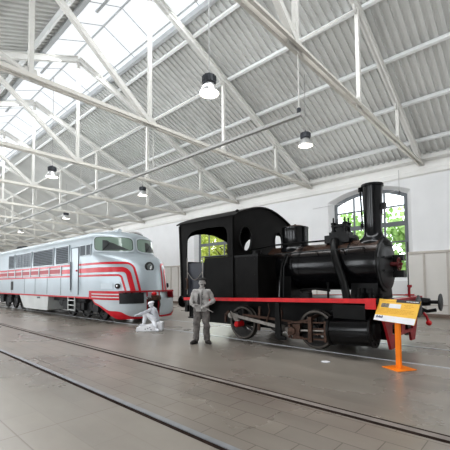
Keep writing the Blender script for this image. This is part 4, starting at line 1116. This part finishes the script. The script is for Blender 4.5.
jk = obj('jacket', bm, M['chalk2'], kd); remesh(jk, .012, 3); folds(jk, .025)
bm = BM(); limb(bm, [(.17,-.08,.38),(-.10,-.15,.62),(-.148,-.12,.30)], [.100,.074,.062]); limb(bm, [(.21,.08,.38),(.03,.02,.54),(.25,-.22,.19)], [.100,.074,.062]); obj_ = obj('trousers', bm, M['chalk'], kd); remesh(obj_, .012, 3)
bm = BM(); blob(bm, P(0,-.01,.085), (.10,.112,.05), R, 18); cp_ = obj('cap', bm, M['chalk'], kd)
bm = BM(); blob(bm, P(0,.09,.062), (.062,.05,.010), R); obj('cap_peak', bm, M['chalk2'], cp_)
pb = thing('pale_bar', 'thin pale bar in the hands of the crouching white worker', 'tool', (-9.83, 6.90, 0), ROT)
bm = BM(); tube(bm, [(.02,-.24,.72),(-.40,-.23,.53)], .014, 8); obj('shaft', bm, M['chalk2'], pb)

# ================================================================== information sign
sg = thing('information_sign', 'yellow and white information panel on an orange post beside the steam locomotive', 'sign', (-2.035, 6.93, 0), -.539)
bm = BM(); box(bm, -.20,.20,-.21,.21,0,.016); bmesh.ops.bevel(bm, geom=bm.edges[:], offset=.004, segments=1, affect='EDGES'); obj('base_plate', bm, M['orange'], sg, smooth=False)
bm = BM(); box(bm, -.055,.055,-.02,.02,.016,1.05); obj('post', bm, M['orange'], sg, smooth=False)
tl = .376; W_, H_ = .996, .441; ca, sa = math.cos(tl), math.sin(tl); O = V((.02,-.045,1.055))
U_ = V((1,0,0)); V_ = V((0,sa,ca)); N_ = V((0,-ca,sa))
def rect(name, x0, x1, y0, y1, m, parent, off, t=.002, **k):
    bm = BM(); plate(bm, [(x0,y0),(x1,y0),(x1,y1),(x0,y1)], [], O+N_*off, U_, V_, N_, t); return obj(name, bm, m, parent, smooth=False, **k)
pn = rect('panel', -W_/2, W_/2, -H_/2, H_/2, M['yellow'], sg, 0, .015)
rect('dark_header', -.04, W_/2, H_/2-.055, H_/2, M['sign_dark'], pn, .0155)
rect('white_footer', -W_/2, W_/2, -H_/2, -H_/2+.115, M['sign_white'], pn, .0155)
rect('picture', -.40,-.20, .055,.135, M['sign_pic'], pn, .0155)
rect('white_box', -.19,.10, .05,.135, M['sign_white'], pn, .0155)
bm = BM()
for i in range(5):
    x = -.44+.035*i; plate(bm, [(x,-.165),(x+.026,-.165),(x+.026,-.165+(.05,.035,.045,.035,.05)[i]),(x,-.165+(.05,.035,.045,.035,.05)[i])], [], O+N_*.018, U_, V_, N_, .001)
obj('logo', bm, M['sign_navy'], pn, smooth=False, label='small dark blue logo')
for r_, (xa, xb, y) in enumerate(((-.44,.42,.02),(-.44,.38,-.005),(-.44,.42,-.03),(-.44,.30,-.055),(.16,.36,.12),(.20,.40,.095),(.18,.34,.07),(-.44,-.1,.175))):
    bm = BM(); x = xa
    while x < xb:
        l = .02+random.random()*.05; plate(bm, [(x,y),(min(x+l,xb),y),(min(x+l,xb),y+.008),(x,y+.008)], [], O+N_*.0158, U_, V_, N_, .001); x += l+.012
    obj('text_line', bm, M['orange_text'], pn, smooth=False)
bm = BM(); x = .20
while x < .44: plate(bm, [(x,H_/2-.036),(x+.025,H_/2-.036),(x+.025,H_/2-.02),(x,H_/2-.02)], [], O+N_*.018, U_, V_, N_, .001); x += .034
obj('header_text', bm, M['sign_white'], pn, smooth=False)
bm = BM(); plate(bm, [(-.07,-.1),(.07,-.1),(.07,.1),(-.07,.1)], [], O-N_*.03, U_, V_, N_, .03); obj('bracket', bm, M['orange'], sg, smooth=False)

# small floor fitting in front of the steam locomotive, and a wire with a hook on the back wall
t = thing('floor_socket', 'small pale round floor cover in front of the steam locomotive cylinder', 'floor cover', (-3.3, 6.55, 0))
bm = BM(); lathe(bm, [(0,.085),(.010,.085),(.014,.07),(.014,0)], (0,0,0), 'z', 20); obj('lid', bm, M['sign_white'], t)
bm = BM(); lathe(bm, [(0,.10),(.006,.10),(.007,.085)], (0,0,0), 'z', 20, caps=False); obj('rim', bm, M['rail'], t)
t = thing('hanging_wire', 'thin wire with a small hook hanging on the back wall above the arched window', 'wire', (-4.98, 17.85, 5.95))
bm = BM(); tube(bm, [(0,0,0),(0,0,1.0)], .012, 6); tube(bm, [(0,0,.05),(-2.2,0,-.15),(-4.6,0,-.2)], .012, 6); obj('strand', bm, M['cable'], t)
bm = BM(); tube(bm, [(0,0,0),(.04,0,-.08),(0,0,-.14),(-.04,0,-.10)], .02, 6); obj('hook', bm, M['dark'], t)

# ================================================================== outside the windows
bm = BM(); box(bm, XL-40, 50, 18.6, 90, -1.2, -.6); o = struct('ground_outside', bm, M['earth'], smooth=False)
def tree(label, x, y, h, r, leaf, n=1500):
    t = thing('tree', label, 'tree', (x, y, -.6), 0, 'trees outside the windows')
    bm = BM(); tube(bm, [(0,0,0),(.08,.05,h*.3),(-.05,.1,h*.55),(.05,0,h*.8)], [.22,.17,.12,.05], 10)
    for k in range(7):
        a = k*2.4; z0 = h*(.35+.06*k); tube(bm, [(0,.03,z0),(math.cos(a)*r*.4,math.sin(a)*r*.4,z0+h*.10),(math.cos(a)*r*.75,math.sin(a)*r*.75,z0+h*.16)], [.08,.05,.02], 6)
    obj('trunk', bm, M['bark'], t)
    bm = BM(); cl = []
    for k in range(26):
        a = random.random()*2*PI; e = random.random(); rr = r*math.sqrt(random.random())*.85
        cl.append(V((math.cos(a)*rr, math.sin(a)*rr, h*(.36+.58*e)*(1-.12*rr/r))))
    for i in range(n):
        c = cl[i % 26]; p = c+V((random.gauss(0,1),random.gauss(0,1),random.gauss(0,.8)))*r*.20
        s_ = .10+.10*random.random(); q = Matrix.Rotation(random.random()*6.3, 3, V((random.gauss(0,1),random.gauss(0,1),random.gauss(0,1))).normalized())
        bm.faces.new([bm.verts.new(p+q@V(v)*s_) for v in ((-.5,-1,0),(.5,-1,0),(.75,0,.15),(0,1.1,0),(-.75,0,.15))])
    obj('foliage', bm, M[leaf], t, smooth=False)
tree('bushy green tree outside the arched window behind the locomotive chimney, left half', -9.8, 23.2, 6.9, 2.1, 'leaf', 1600)
tree('bushy green tree outside the arched window behind the locomotive chimney, right half', -5.2, 22.4, 7.0, 2.0, 'leaf', 1700)
tree('yellow green tree outside the window seen through the locomotive cab, left half', -25.9, 23.8, 8.4, 2.4, 'leaf2', 2400)
tree('yellow green tree outside the window seen through the locomotive cab, right half', -20.6, 22.6, 8.0, 2.2, 'leaf2', 2200)
tree('yellow green tree further back outside the window seen through the locomotive cab', -26.5, 31.0, 9.8, 3.2, 'leaf2', 2400)

# ------------------------------------------------------------------ light, world, camera
w = bpy.data.worlds.new('World'); scn.world = w; w.use_nodes = True
bg = w.node_tree.nodes['Background']; bg.inputs[0].default_value = (.90, .95, 1., 1); bg.inputs[1].default_value = 3.2

def area(name, loc, rot, sx, sy, L, c=(1,1,1)):
    l = bpy.data.lights.new(name, 'AREA'); l.shape = 'RECTANGLE'; l.size = sx; l.size_y = sy; l.energy = L*PI*sx*sy; l.color = c
    o = bpy.data.objects.new(name, l); col.objects.link(o); o.location = loc; o.rotation_euler = rot
    return o
# daylight through the ridge skylight, through the windows, and an added fill lamp brightening the roof
for k in range(4): area('skylight_daylight', (XL+10.6+21.2*k, YR, 11.35), (0, 0, 0), 21, 2.6, 6.6, (.96, .985, 1.))
for c in FRONT_W: area('window_daylight', (c, YN+.15, 4.2), (PI/2, 0, 0), 3.5, 4.2, 5.2, (.95, .98, 1.))
for c in BACK_W[:5]: area('window_daylight', (c, YW-.02, 4.2), (-PI/2, 0, 0), 3.5, 4.2, 2.4, (.95, .98, 1.))
for y in (13.0,): area('added_roof_fill', (-36, y, 5.2), (PI, 0, 0), 82, 6., .16, (1., .985, .95))

cam = bpy.data.cameras.new('Camera'); co = bpy.data.objects.new('Camera', cam); col.objects.link(co)
cam.sensor_width = 36; cam.sensor_fit = 'HORIZONTAL'; cam.lens = 36*346.3/450; cam.shift_y = (264.9-225)/450; cam.clip_end = 300; cam.clip_start = .05
yaw, pit, rol = math.radians(47.365), math.radians(2.83), math.radians(-.429)
fw = V((-math.cos(yaw), math.sin(yaw), 0)); rt = V((math.sin(yaw), math.cos(yaw), 0)); up = V((0,0,1))
f2 = fw*math.cos(pit) + up*math.sin(pit); u2 = up*math.cos(pit) - fw*math.sin(pit)
r3 = rt*math.cos(rol) + u2*math.sin(rol); u3 = u2*math.cos(rol) - rt*math.sin(rol)
co.matrix_world = Matrix(((r3.x,u3.x,-f2.x,0),(r3.y,u3.y,-f2.y,0),(r3.z,u3.z,-f2.z,1.62),(0,0,0,1)))
scn.camera = co
scn.view_settings.view_transform = 'Standard'; scn.view_settings.look = 'None'; scn.view_settings.exposure = -.12; scn.view_settings.gamma = .83
scn.cycles.max_bounces = 8; scn.cycles.diffuse_bounces = 4; scn.cycles.glossy_bounces = 4; scn.cycles.use_denoising = True
